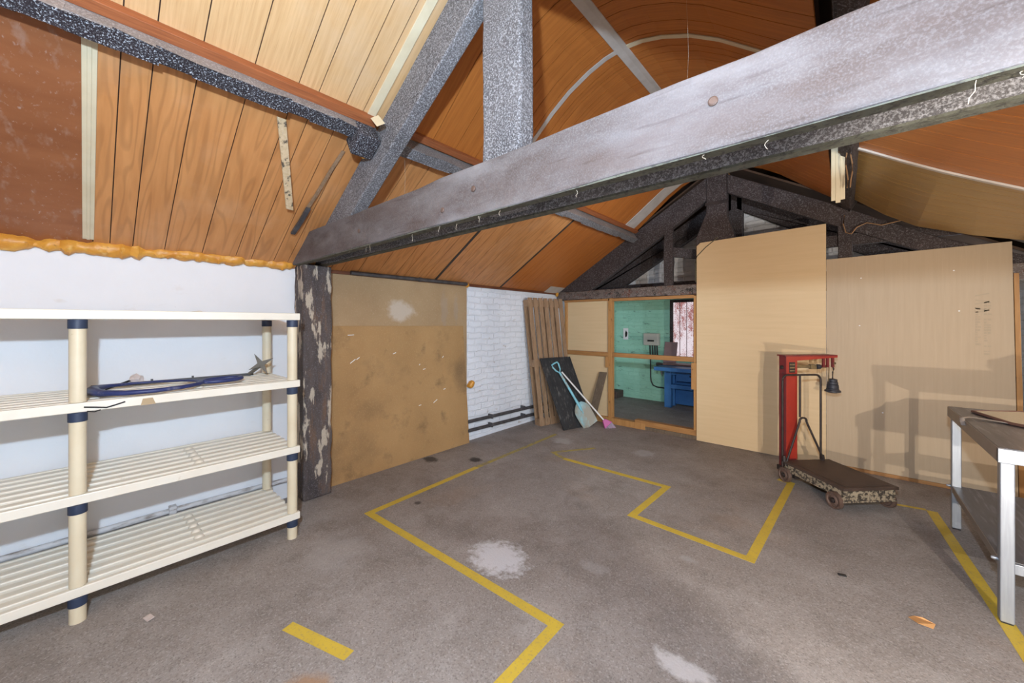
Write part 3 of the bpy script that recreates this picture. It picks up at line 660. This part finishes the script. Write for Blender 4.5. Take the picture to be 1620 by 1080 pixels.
line([(1.22, 3.378), (2.287, 3.399), (2.266, 2.724), (3.032, 2.695), (3.10, 4.22), (3.0, 4.25)], .055, 'stepped yellow floor line leading to the red scale')
line([(1.472, .64), (1.85, .76)], .055, 'short yellow floor line nearest the shelves')
line([(3.60, 4.25), (3.935, 4.316)], .035, 'short yellow floor line between the scale and the steel table')
line([(3.965, 4.31), (4.075, 2.55)], .06, 'yellow floor line running past the steel table leg')

# ------------------------------------------------------------------ shelving unit
t = thing('shelving_unit', (.4, 0, 0), 'cream slatted plastic shelving unit with navy collars against the white wall', 'shelving')
YA, YB = -1.02, .965
PY = (-.975, -.025, .925)
for zi, zt in enumerate((1.512, 1.062, .617, .171)):
    z0 = zt - .046
    d = MB().box((.672, YA, z0), (.70, YB, zt)).build('shelf_rail', M['cream'], t, bevel=.004)
    MB().box((.10, YA, z0), (.122, YB, zt)).build('shelf_rail', M['cream'], t, bevel=.004)
    for k in range(6):
        x = .137 + k * .089
        s = MB().box((x, YA + .01, zt - .036), (x + .050, YB - .012, zt - .002)).build('slat', M['cream'], t, bevel=.006)
    for yy in (.452, -.50):
        for k in range(5):
            x = .206 + k * .089
            MB().lathe([(.026, 0), (.026, .010), (.021, .020), (.010, .026), (.003, .027)], (x, yy, zt - .018), 14).build('rib_boss', M['cream'], t, smooth=True)
    for yy in PY:
        MB().box((.122, yy - .022, z0 + .002), (.672, yy + .022, zt - .034)).build('cross_rail', M['cream'], t, bevel=.003)
        for x in (.672, .132):
            MB().lathe([(.0335, 0), (.0335, .045)], (x, yy, z0 - .046), 20).build('collar', M['navy'], t, bevel=.002, smooth=True)
        MB().prism([(.645, yy - .012, z0 - .005), (.60, yy - .012, z0 - .005), (.645, yy - .012, z0 - .04)], (0, .024, 0)).build('gusset', M['cream'], t)
for yy in PY:
    for x in (.672, .132):
        for za, zb in ((0, .080), (.173, .525), (.619, .970), (1.064, 1.420)):
            MB().lathe([(.030, za), (.030, zb)], (x, yy, 0), 20).build('upright', M['post_cream'], t, smooth=True)

# things on the second shelf
def ell(cx, cy, a, b, z, n=40, rot=0):
    return [(cx + a * math.cos(w) * math.cos(rot) - b * math.sin(w) * math.sin(rot), cy + a * math.cos(w) * math.sin(rot) + b * math.sin(w) * math.cos(rot), z) for w in [2 * PI * i / n for i in range(n)]]
t = thing('hand_net', (.48, .3, 1.062), 'navy blue hoop shaped hand net frame with oval grip lying on the second shelf', 'net')
MB().tube([(.47, .02, 1.085), (.60, .06, 1.085), (.67, .14, 1.084), (.685, .25, 1.084), (.66, .36, 1.085), (.60, .44, 1.086), (.53, .475, 1.088), (.44, .455, 1.088), (.36, .40, 1.087), (.29, .30, 1.086), (.26, .20, 1.085), (.29, .09, 1.085), (.37, .03, 1.085)],
    [.030, .024, .019, .017, .016, .016, .017, .012, .009, .009, .010, .016, .026], 12, True, flat=.7).build('hoop', M['navy_item'], t, smooth=True)
MB().tube(ell(.50, .575, .062, .105, 1.088, 36, .25), .016, 12, True, flat=.8).build('grip', M['navy_item'], t, smooth=True)
t = thing('metal_arm', (.16, .45, 1.062), 'long dark metal arm lying along the back of the second shelf', 'metal bar')
MB().obox((.13, .02, 1.063), (.026, .0, 0), (.05, .80, 0), (0, 0, .016)).build('bar', M['gunmetal'], t, bevel=.003)
for y in (.28, .48): MB().lathe([(.006, 0), (.006, .012)], (.155 + y * .03, y, 1.079), 10).build('bolt', M['gunmetal'], t)
t = thing('star_bracket', (.33, .84, 1.064), 'four pointed grey metal bracket on the second shelf beside the far upright', 'bracket')
st = []
for i in range(8):
    r = .10 if i % 2 == 0 else .026
    w = PI / 4 * i + .5
    st.append(V((.33 + r * math.cos(w) * .45, .835 + r * math.cos(w) * .75, 1.152 + r * math.sin(w) * .85)))
nrm = V((.86, -.5, .2)).normalized()
MB().prism(st, nrm * .008).build('plate', M['star'], t, bevel=.001)
MB().tube([(.33, .835, 1.145), (.22, .79, 1.078)], .012, 10).build('boss', M['star'], t, smooth=True)
t = thing('wire_probe', (.25, .15, 1.062), 'thin dark rod with a crumpled paper tag on the second shelf', 'rod')
MB().tube([(.30, .075, 1.068), (.27, .13, 1.085), (.24, .19, 1.105)], .006, 8).build('rod', M['black'], t, smooth=True)
c = V((.235, .205, 1.108)); rnd = random.Random(3)
cr = MB(); bm = bmesh.new(); bmesh.ops.create_icosphere(bm, subdivisions=2, radius=.032)
cr.add([c + V((v.co.x * .8, v.co.y, v.co.z)) * (1 + .55 * mnoise.noise(v.co * 60)) for v in bm.verts], [[v.index for v in f.verts] for f in bm.faces]); bm.free()
cr.v = [(x, y, max(z, 1.064)) for x, y, z in cr.v]
cr.build('paper_tag', M['paperish'], t)
mb = MB().tube([(.7035, -.005, 1.040), (.7035, .03, 1.034), (.7035, .07, 1.026), (.7035, .10, 1.034), (.7035, .135, 1.045)], .0035, 6).tube([(.7035, .005, 1.018), (.7035, .03, 1.012), (.7035, .05, 1.018)], .003, 6)
tag(mb.build('wire_offcut', M['black'], smooth=True), 'bent black wire caught on the front rail of the second shelf', 'wire')
tag(MB().prism([(.7005, .192, 1.016), (.7005, .250, 1.016), (.7005, .238, 1.05), (.7005, .200, 1.05)], (.0015, 0, 0)).build('tape_patch', M['tape_brown']), 'brown tape patch on the front rail of the second shelf', 'tape')

# ------------------------------------------------------------------ pallet, mat, shovel, broom, offcut
BL = V((.283, 4.207, 0)); e = V((.235, .972, 0)).normalized(); TL = V((.150, 4.09, 1.80)); up = TL - BL; Wd = .64
nb = e.cross(up).normalized()
if nb.x > 0: nb = -nb       # towards the wall
t = thing('pallet', tuple(BL + e * .3), 'wooden pallet leaning upright in the corner against the white brick wall', 'pallet')
slw = .069; gap = (Wd - 7 * slw) / 6
for k in range(7):
    MB().obox(BL + e * (k * (slw + gap)), e * slw, up, nb * .018).build('deck_board', M['pallet'], t, bevel=.003)
for f in (0.0, .46, .93):
    MB().obox(BL + nb * .018 + up * f, e * Wd, up * .055, nb * .02).build('cross_board', M['pallet'], t, bevel=.003)
    for k in (0, 1, 2):
        MB().obox(BL + nb * .038 + up * f + e * (k * (Wd - .09) / 2), e * .09, up * .055, nb * .07).build('block', M['pallet'], t, bevel=.003)
for k in (0, 1, 2):
    MB().obox(BL + nb * .108 + e * (k * (Wd - .09) / 2), e * .09, up * .985, nb * .016).build('back_board', M['pallet'], t, bevel=.003)

B2 = V((.636, 4.252, 0)); T2 = V((.262, 4.215, .947)); e2 = V((.285, .958, 0)).normalized(); W2 = .54
up2 = T2 - B2; n2 = e2.cross(up2).normalized()
if n2.x < 0: n2 = -n2       # towards the room
t = thing('rubber_mat', tuple(B2 + e2 * .25), 'black ribbed rubber mat leaning against the pallet', 'mat')
MB().obox(B2, e2 * W2, up2, -n2 * .016).build('sheet', M['rubber'], t, bevel=.004)
for k in range(12):
    MB().obox(B2 + e2 * (.03 + k * .0415) + up2 * .03, e2 * .020, up2 * .94, n2 * .005).build('rib', M['rubber'], t, bevel=.002)
for a, b, c_, d in ((0, 0, W2, .02), (0, .98, W2, .02)):
    MB().obox(B2 + up2 * b, e2 * W2, up2 * d, n2 * .012).build('lip', M['rubber'], t, bevel=.003)
for a in (0, W2 - .018):
    MB().obox(B2 + e2 * a, e2 * .018, up2, n2 * .012).build('lip', M['rubber'], t, bevel=.003)

def P2(s, tt, off): return B2 + e2 * s + up2 * tt + n2 * off
t = thing('shovel', (.85, 4.55, 0), 'pale blue plastic shovel with dirty blade leaning on the black mat', 'shovel')
tip = V((.815, 4.645, .012)); top = P2(.19, .905, .03)
d = (top - tip).normalized(); side = V((.55, .83, .0)); side = (side - d * side.dot(d)).normalized(); nn = side.cross(d).normalized()
if nn.x < 0: nn = -nn
L = (top - tip).length
def S(a, b, c=0): return tip + d * a + side * b + nn * c
bl = MB(); rows = []
NB = 11; NA = 12
for i in range(NA + 1):
    a = .36 * i / NA
    wv = .125 * min(1, .93 + .07 * i / 4) if i < 8 else .125 * (1 - ((i - 8) / 4.3) ** 2 * .72)
    row = []
    for j in range(NB + 1):
        q = -1 + 2 * j / NB
        row.append(S(a + (.015 * q * q if i == 0 else 0), q * wv, .035 * q * q + .012 * (i / NA) ** 2))
    rows.append(row)
vs = [v for r in rows for v in r] + [v - nn * .006 for r in rows for v in r]
nv = (NA + 1) * (NB + 1); fs = []
for i in range(NA):
    for j in range(NB):
        a = i * (NB + 1) + j; q = [a, a + 1, a + NB + 2, a + NB + 1]; fs.append(q); fs.append([x + nv for x in q][::-1])
for i in range(NA):
    for j in (0, NB):
        a = i * (NB + 1) + j; b = a + NB + 1; fs.append([a, b, b + nv, a + nv])
for j in range(NB):
    for i in (0, NA):
        a = i * (NB + 1) + j; fs.append([a, a + 1, a + 1 + nv, a + nv])
bl.add(vs, fs); bl.build('blade', M['blade_dirty'], t, smooth=True)
MB().tube([S(.20, 0, .008), S(.27, 0, .014), S(.34, 0, .018), S(.42, 0, .018), S(L - .14, 0, .012)], [.006, .017, .021, .018, .016], 12).build('shaft', M['blue_pale'], t, smooth=True)
MB().tube([S(L - .15, 0, .012), S(L - .10, -.035, .012), S(L - .03, -.052, .012), S(L, -.045, .012), S(L + .004, 0, .012), S(L, .045, .012), S(L - .03, .052, .012), S(L - .10, .035, .012)], .012, 10, True).build('grip', M['blue_pale'], t, smooth=True)

t = thing('broom', (1.0, 4.78, 0), 'pink headed broom with thin white handle leaning beside the shovel', 'broom')
ha = V((1.005, 4.735, .075)); hb = P2(.27, .78, .035)
MB().tube([ha, hb], .0115, 10).build('handle', M['white_stick'], t, smooth=True)
dd = (hb - ha).normalized(); sd = V((.70, .71, 0)); sd = (sd - dd * sd.dot(dd)).normalized(); n3 = sd.cross(dd)
hd = MB()
def Hq(a, b, c): return ha + dd * a + sd * b + n3 * c
lo = [Hq(-.045, -.07, -.022), Hq(-.045, .07, -.022), Hq(-.045, .07, .022), Hq(-.045, -.07, .022)]
hi = [Hq(.05, -.022, -.018), Hq(.05, .022, -.018), Hq(.05, .022, .018), Hq(.05, -.022, .018)]
hd.hexa(lo + hi).build('head', M['pink'], t, bevel=.008)
br = MB(); rnd = random.Random(2)
for i in range(70):
    b0 = rnd.uniform(-.066, .066); c0 = rnd.uniform(-.018, .018)
    p0 = Hq(-.045, b0, c0); p1 = p0 + V((.02 + b0 * .35, .02 + b0 * .35, 0)); p1.z = .004
    br.tube([p0, p1], .0022, 5)
br.build('bristles', M['bristle'], t)

o = MB().obox((.640, 4.845, .003), (.115, 0, 0), (.125, .142, .725), (0, .024, 0)).build('timber_offcut', M['grey_wood'], bevel=.003)
tag(o, 'short weathered plank leaning on the partition beside the broom', 'plank')

# ------------------------------------------------------------------ platform scale
l = V((.7071, -.7071, 0)); wv = V((.7071, .7071, 0)); O = V((3.034, 4.243, 0)); Z = V((0, 0, 1))
def Q(a, b, z): return O + wv * a + l * b + Z * z     # a across, b towards the room
t = thing('platform_scale', tuple(Q(.22, .3, 0)), 'old red platform scale on iron wheels in front of the tan boards', 'scale')
PLW, PLL = .45, .60
MB().obox(Q(0, 0, .165), wv * PLW, l * PLL, Z * .022).obox(Q(.035, .035, .187), wv * (PLW - .07), l * (PLL - .07), Z * .004).build('platform', M['rust_plate'], t, bevel=.004)
bs = MB()
bs.obox(Q(.012, .0, .10), wv * .02, l * (PLL - .015), Z * .064).obox(Q(PLW - .032, .0, .10), wv * .02, l * (PLL - .015), Z * .064)
bs.obox(Q(.012, PLL - .035, .075), wv * (PLW - .024), l * .02, Z * .09).obox(Q(.012, 0, .09), wv * (PLW - .024), l * .02, Z * .075)
bs.obox(Q(.006, 0, .098), wv * .012, l * (PLL - .01), Z * .010).obox(Q(.006, PLL - .02, .072), wv * (PLW - .012), l * .012, Z * .012).obox(Q(.006, PLL - .02, .118), wv * (PLW - .012), l * .010, Z * .008)
bs.build('base_frame', M['worn_side'], t, bevel=.002)
MB().obox(Q(.05, .05, .045), wv * (PLW - .1), l * .03, Z * .04).obox(Q(.05, PLL - .09, .045), wv * (PLW - .1), l * .03, Z * .04).build('axle', M['iron'], t)
for a, b in ((-.005, .03), (PLW - .02, .03), (-.005, PLL - .075), (PLW - .02, PLL - .075)):
    ax = -wv
    wh = MB().lathe([(.020, -.018), (.022, .012), (.030, .010), (.036, .004), (.048, .004), (.052, .012), (.064, .012), (.065, -.016), (.05, -.018)], Q(a, b, .066), 28, ax)
    w_o = wh.build('wheel', M['wheel'], t, smooth=True)
    MB().lathe([(.016, .010), (.016, .020), (.010, .024)], Q(a, b, .066), 14, ax).build('hub', M['iron'], w_o, smooth=True)
# column
a0, a1, b0, b1 = .058, .163, -.115, -.03
MB().obox(Q(a0, b1 + .002, .19), wv * (a1 - a0), l * .004, Z * .955).build('column_face', M['red'], t, bevel=.001)
MB().obox(Q(a0, b0, .10), wv * (a1 - a0), l * (b1 - b0), Z * 1.045).build('column', M['red_dark'], t, bevel=.003)
MB().obox(Q(a0 - .015, b0 - .01, .06), wv * (a1 - a0 + .03), l * (b1 - b0 + .10), Z * .045).build('column_foot', M['iron'], t, bevel=.004)
MB().obox(Q(a0 - .012, b0 - .012, 1.135), wv * (a1 - a0 + .40), l * (b1 - b0 + .02), Z * .012).build('top_plate', M['red_dark'], t, bevel=.002)
MB().prism([Q(a1, b1 + .002, 1.147), Q(.565, b1 + .002, 1.147), Q(.565, b1 + .002, 1.122), Q(.46, b1 + .002, 1.116), Q(a1, b1 + .002, 1.095)], -l * .03).build('top_arm', M['red'], t, bevel=.002)
wp = MB().obox(Q(.083, b1 + .006, .985), wv * .058, l * .003, Z * .098).build('label_plate', M['iron'], t, bevel=.002)
for k in range(3): MB().obox(Q(.089, b1 + .009, .998 + k * .028), wv * .046, l * .0015, Z * .012).build('label_bar', M['brass'], wp)
MB().lathe([(.018, 0), (.018, .012), (.012, .016)], Q(a0, (b0 + b1) / 2, 1.03), 14, -wv).build('side_boss', M['iron'], t, smooth=True)
MB().obox(Q(a1, -.08, 1.022), wv * .33, l * .012, Z * .026).build('weigh_beam', M['brass'], t, bevel=.002)
MB().obox(Q(.33, -.092, 1.012), wv * .055, l * .036, Z * .044).build('poise', M['brass'], t, bevel=.004)
MB().lathe([(.022, 0), (.024, .01), (.022, .035)], Q(.395, -.074, 1.033), 16, wv).build('poise', M['lead'], t, smooth=True)
for a in (.435, .475, .525): MB().obox(Q(a, -.06, 1.03), wv * .018, l * .02, Z * .09).build('hanger', M['red_dark'], t, bevel=.002)
MB().lathe([(.012, 0), (.012, .014)], Q(.545, -.05, 1.068), 12, l).build('knob', M['brass'], t, smooth=True)
# guard loop
def loop(pts, r, nm='guard_rail'): return MB().tube(pts, r, 10).build(nm, M['iron'], t, smooth=True)
U = [Q(.0, .0, .13), Q(0, 0, .92)] + [Q(.05 - .05 * math.cos(k * PI / 12), 0, .918 + .05 * math.sin(k * PI / 12)) for k in range(1, 7)] + \
    [Q(.32 + .05 * math.sin(k * PI / 12), 0, .918 + .05 * math.cos(k * PI / 12)) for k in range(0, 7)] + [Q(.37, 0, .19)]
loop(U, .009); loop([Q(.168, 0, .966), Q(.168, 0, .58)], .009, 'guard_bar')
A = [Q(.0, .035, .15), Q(.135, .035, .545)] + [Q(.168 + .034 * math.cos(PI - k * PI / 8), .035, .552 + .03 * math.sin(k * PI / 8)) for k in range(1, 8)] + [Q(.201, .035, .545), Q(.37, .035, .19)]
loop(A, .009, 'brace_rail')
for a in (0, .37): MB().lathe([(.018, 0), (.016, .03), (.012, .05)], Q(a, .02, .185), 12).build('rail_socket', M['iron'], t, smooth=True)
# hanging counterweights
t = thing('counterweight', tuple(Q(.535, -.05, .79)), 'stack of dark bell shaped weights hanging from the red scale arm', 'weight')
MB().tube([Q(.535, -.05, 1.04), Q(.545, -.05, 1.01), Q(.535, -.05, .985), Q(.535, -.05, .92)], .006, 8).build('hook', M['iron'], t, smooth=True)
MB().lathe([(.020, .132), (.034, .128), (.036, .108), (.033, .106), (.039, .103), (.041, .082), (.038, .080), (.044, .076), (.046, .045), (.043, .043), (.048, .038), (.050, .028), (.060, .024), (.061, .010), (.048, .006), (.035, .0)][::-1], Q(.535, -.05, .79), 26).build('bell_weight', M['lead'], t, smooth=True)
MB().tube([Q(.50, -.05, 1.05), Q(.50, -.055, .93), Q(.505, -.055, .87)], .004, 6).build('chain', M['brass'], t)

# ------------------------------------------------------------------ steel table
t = thing('steel_table', (4.36, 3.5, 0), 'steel work table with dark worn top at the right wall', 'table')
X0, X1, Y0, Y1 = 4.02, 4.70, 2.925, 4.135
MB().box((X0 + .004, Y0 + .004, .832), (X1, Y1, .846)).build('table_top', M['worktop'], t, bevel=.002)
MB().box((X0, Y0, .775), (X0 + .02, Y1, .844)).build('side_apron', M['steel_shaded'], t, bevel=.002)
MB().box((X1 - .02, Y0, .775), (X1, Y1, .832)).build('side_apron', M['steel_shaded'], t, bevel=.002)
MB().box((X0, Y0 - .004, .775), (X1, Y0 + .016, .842)).build('end_apron', M['steel'], t, bevel=.002)
MB().box((X0, Y1 - .016, .775), (X1, Y1, .832)).build('end_apron', M['steel'], t, bevel=.002)
for x in (4.028, 4.645):
    for y in (2.93, 4.04):
        lg = MB().box((x, y, .008), (x + .046, y + .046, .775)).build('leg', M['steel'], t, bevel=.004)
        MB().box((x + .004, y + .004, 0), (x + .042, y + .042, .012)).build('foot', M['black'], lg)
MB().box((X0 + .012, Y0 + .03, .285), (X1 - .01, Y1 - .06, .30)).build('lower_shelf', M['worktop'], t, bevel=.002)
MB().box((X0 + .010, Y0 + .02, .255), (X0 + .03, Y1 - .05, .299)).build('shelf_edge', M['steel_shaded'], t, bevel=.002)
MB().box((X0 + .05, Y0 + .008, .25), (X1 - .03, Y0 + .026, .298)).build('shelf_edge', M['steel'], t, bevel=.002)
for y in (2.955, 4.06):
    MB().lathe([(.010, 0), (.010, .010), (.006, .02)], (X0 + .008, y + .02, .29), 10, (-1, 0, 0)).build('bolt', M['steel'], t, smooth=True)
t = thing('woven_mat', (4.42, 3.6, .846), 'cream woven mat with brown edging lying on the steel table', 'mat')
mp = [(4.105, 3.93), (4.33, 4.10), (4.66, 4.08), (4.68, 3.45), (4.40, 3.42), (4.20, 3.60)]
MB().prism([(x, y, .848) for x, y in mp], (0, 0, .012)).build('weave', M['mat_cream'], t, bevel=.003)
MB().tube([(x, y, .856) for x, y in mp], .009, 8, True).build('edging', M['mat_edge'], t, smooth=True)
mb = MB(); pth = [(4.20, 3.62, .853), (4.12, 3.66, .855), (4.05, 3.67, .858), (4.014, 3.64, .853), (4.012, 3.60, .838), (4.014, 3.58, .818)]
mb.tube(pth, .012, 8, flat=.3)
tag(mb.build('webbing_strap', M['strap'], smooth=True), 'grey strap hanging over the edge of the steel table', 'strap')
bag = MB(); bm = bmesh.new(); bmesh.ops.create_icosphere(bm, subdivisions=4, radius=1)
for v in bm.verts:
    n_ = mnoise.noise(v.co * 2.2) * .28 + mnoise.noise(v.co * 5) * .1
    bag.v.append((4.56 + v.co.x * .10 * (1 + n_), 3.12 + v.co.y * .13 * (1 + n_), .846 + max(0, v.co.z * .5 + .5) * .10 * (1 + n_)))
bag.f = [[v.index for v in f.verts] for f in bm.faces]; bag.mi = [0] * len(bag.f); bm.free()
tag(bag.build('cloth_bundle', M['strap'], smooth=True), 'crumpled grey cloth bundle on the near end of the steel table', 'cloth')

# ------------------------------------------------------------------ litter
lf = MB().add([(3.70, 2.68, .004), (3.73, 2.645, .010), (3.78, 2.655, .004), (3.79, 2.685, .012), (3.75, 2.70, .016), (3.72, 2.705, .006)], [(0, 1, 2, 3, 4, 5)])
o = lf.build('dry_leaf', M['leaf'], origin='base'); tag(o, 'curled brown dry leaf on the floor near the steel table', 'leaf')
so = o.modifiers.new('thick', 'SOLIDIFY'); so.thickness = .002
wc = MB().obox((3.44, 2.86, .001), (.035, .012, 0), (-.006, .016, 0), (0, 0, .006)).build('wood_chip', M['black'], bevel=.001)
tag(wc, 'small black chip on the bare floor in front of the red scale', 'chip')
o = MB().obox((.895, .185, .001), (.05, .012, .004), (-.012, .028, .001), (0, 0, .005)).build('paper_scrap', M['paperish'], bevel=.001)
tag(o, 'small pale paper scrap on the floor in front of the shelves', 'scrap')

# ------------------------------------------------------------------ room beyond
t = thing('workbench', (1.6, 6.6, 0), 'blue painted workbench in the room beyond the partition', 'workbench')
MB().box((1.10, 6.20, .665), (2.4, 6.93, .725)).build('bench_top', M['blue'], t, bevel=.004)
for x in (1.13, 2.27):
    for y in (6.60, 6.80) if x < 2 else (6.25, 6.80):
        MB().box((x, y, 0), (x + .11, y + .10, .665)).build('leg', M['blue'], t, bevel=.004)
MB().box((1.24, 6.62, .56), (2.27, 6.66, .665)).build('apron', M['blue'], t, bevel=.003)
dr = MB().box((1.34, 6.56, .47), (1.90, 6.90, .655)).build('drawer', M['blue'], t, bevel=.004)
MB().box((1.55, 6.545, .55), (1.68, 6.56, .575)).build('handle', M['iron'], dr, bevel=.003)
MB().box((1.24, 6.60, .33), (2.27, 6.68, .40)).build('stretcher', M['blue'], t, bevel=.004)
MB().box((1.24, 6.84, .03), (2.27, 6.86, .66)).build('back_panel', M['blue'], t)
tag(MB().obox((1.02, 6.86, .727), (.22, 0, 0), (0, .10, .37), (0, -.02, .006)).build('sheet_board', M['mauve'], bevel=.003), 'mauve board standing on the blue workbench against the window', 'board')
tag(MB().box((1.12, 6.55, .727), (2.2, 6.82, .752)).build('sheet_board', M['mauve'], bevel=.003), 'flat mauve board lying on top of the blue workbench', 'board')
t = thing('bench_vice', (1.06, 6.58, .60), 'small dark vice on the left edge of the blue workbench', 'vice')
MB().box((1.0, 6.56, .70), (1.10, 6.62, .755)).build('jaw', M['gunmetal'], t, bevel=.005)
MB().tube([(1.07, 6.59, .72), (1.085, 6.59, .62), (1.092, 6.59, .55)], .014, 8).build('screw', M['gunmetal'], t)
t = thing('isolator_box', (.78, 6.95, 1.02), 'grey electrical box with black cables on the green wall', 'electrical box')
MB().box((.637, 6.90, 1.03), (.92, 7.0, 1.25)).build('enclosure', M['box_grey'], t, bevel=.01)
MB().box((.66, 6.893, 1.05), (.90, 6.902, 1.235)).build('cover', M['box_grey'], t, bevel=.006)
MB().box((.72, 6.889, 1.10), (.84, 6.894, 1.13)).build('label', M['black'], t)
for x in (.745, .79, .835, .875):
    MB().tube([(x, 6.95, 1.03), (x, 6.96, .90), (x, 6.97, .80)], .014, 8).build('cable_tail', M['black'], t, smooth=True)
mb = MB().tube([(.745, 6.975, .80), (.745, 6.98, .45), (.755, 6.98, .36), (.79, 6.98, .29), (.86, 6.98, .262), (1.0, 6.98, .258), (1.13, 6.98, .258)], .012, 8)
tag(mb.build('electric_cable', M['black'], smooth=True), 'black cable curving down the green wall to the workbench', 'cable')
nt_ = MB().box((.20, 6.993, 1.12), (.30, 6.998, 1.34)).build('paper_notice', M['white']); tag(nt_, 'torn white paper notice on the green wall', 'notice')
MB().prism([(.24, 6.9925, 1.16), (.275, 6.9925, 1.18), (.285, 6.9925, 1.25), (.25, 6.9925, 1.30), (.235, 6.9925, 1.24)], (0, .001, 0)).build('dark_blot', M['black'], nt_)
tag(MB().box((-.0, 6.70, 0), (.20, 7.0, .13)).build('brick_step', M['rubble'], bevel=.01), 'dark brick step at the foot of the green wall', 'step')

# ------------------------------------------------------------------ light
def lamp(name, loc, energy, col, r):
    d = bpy.data.lights.new(name, 'POINT'); d.energy = energy; d.color = col; d.shadow_soft_size = r
    o = bpy.data.objects.new(name, d); COL.objects.link(o); o.location = loc; return o
lamp('key_lamp', (3.45, -.2, 1.94), 335, (.62, .80, 1.0), .035)
def spot(name, loc, aim, energy, col, size, blend, r):
    d = bpy.data.lights.new(name, 'SPOT'); d.energy = energy; d.color = col; d.shadow_soft_size = r; d.spot_size = math.radians(size); d.spot_blend = blend
    o = bpy.data.objects.new(name, d); COL.objects.link(o); o.location = loc
    o.rotation_euler = (V(aim) - V(loc)).to_track_quat('-Z', 'Y').to_euler(); return o
spot('side_lamp', (4.68, .10, 1.25), (3.65, 5, 1.3), 262, (1.0, .90, .78), 84, .25, .015)
spot('low_lamp', (4.68, -.76, .48), (3.9, 5, 1.1), 270, (1.0, .90, .78), 56, .6, .015)
spot('deep_fill', (4.62, 1.5, 1.62), (0, 4.1, 1.25), 300, (.72, .86, 1.0), 66, .8, .03)  # fill spot added to brighten the far left wall
lamp('warm_fill', (3.0, -.7, 2.55), 14, (1.0, .50, .20), .30)  # warm overhead fill added out of view, no fitting behind it
def fill_area(name, loc, rot, sx, sy, energy, col):  # area fill lights set in the invented windows
    d = bpy.data.lights.new(name, 'AREA'); d.shape = 'RECTANGLE'; d.size = sx; d.size_y = sy; d.energy = energy; d.color = col
    o = bpy.data.objects.new(name, d); COL.objects.link(o); o.location = loc; o.rotation_euler = rot; return o
for y, en in ((1.3, .8), (3.7, 9)):
    fill_area('window_fill', (XR + .12, y, 1.375), (0, PI / 2, 0), .85, 1.4, en, (1.0, .68, .40))
fill_area('window_fill', (XR + .12, 5.39, 1.375), (0, PI / 2, 0), .85, .6, 34, (.86, .93, 1.0))  # cool fill added to brighten the room beyond
wd = bpy.data.worlds.new('world'); sc.world = wd; wd.use_nodes = True
bg = wd.node_tree.nodes['Background']; bg.inputs[0].default_value = (1.0, .52, .20, 1); bg.inputs[1].default_value = .14
sc.view_settings.view_transform = 'Standard'; sc.view_settings.look = 'None'
sc.view_settings.gamma = 1; sc.view_settings.exposure = 0; sc.view_settings.use_curve_mapping = False
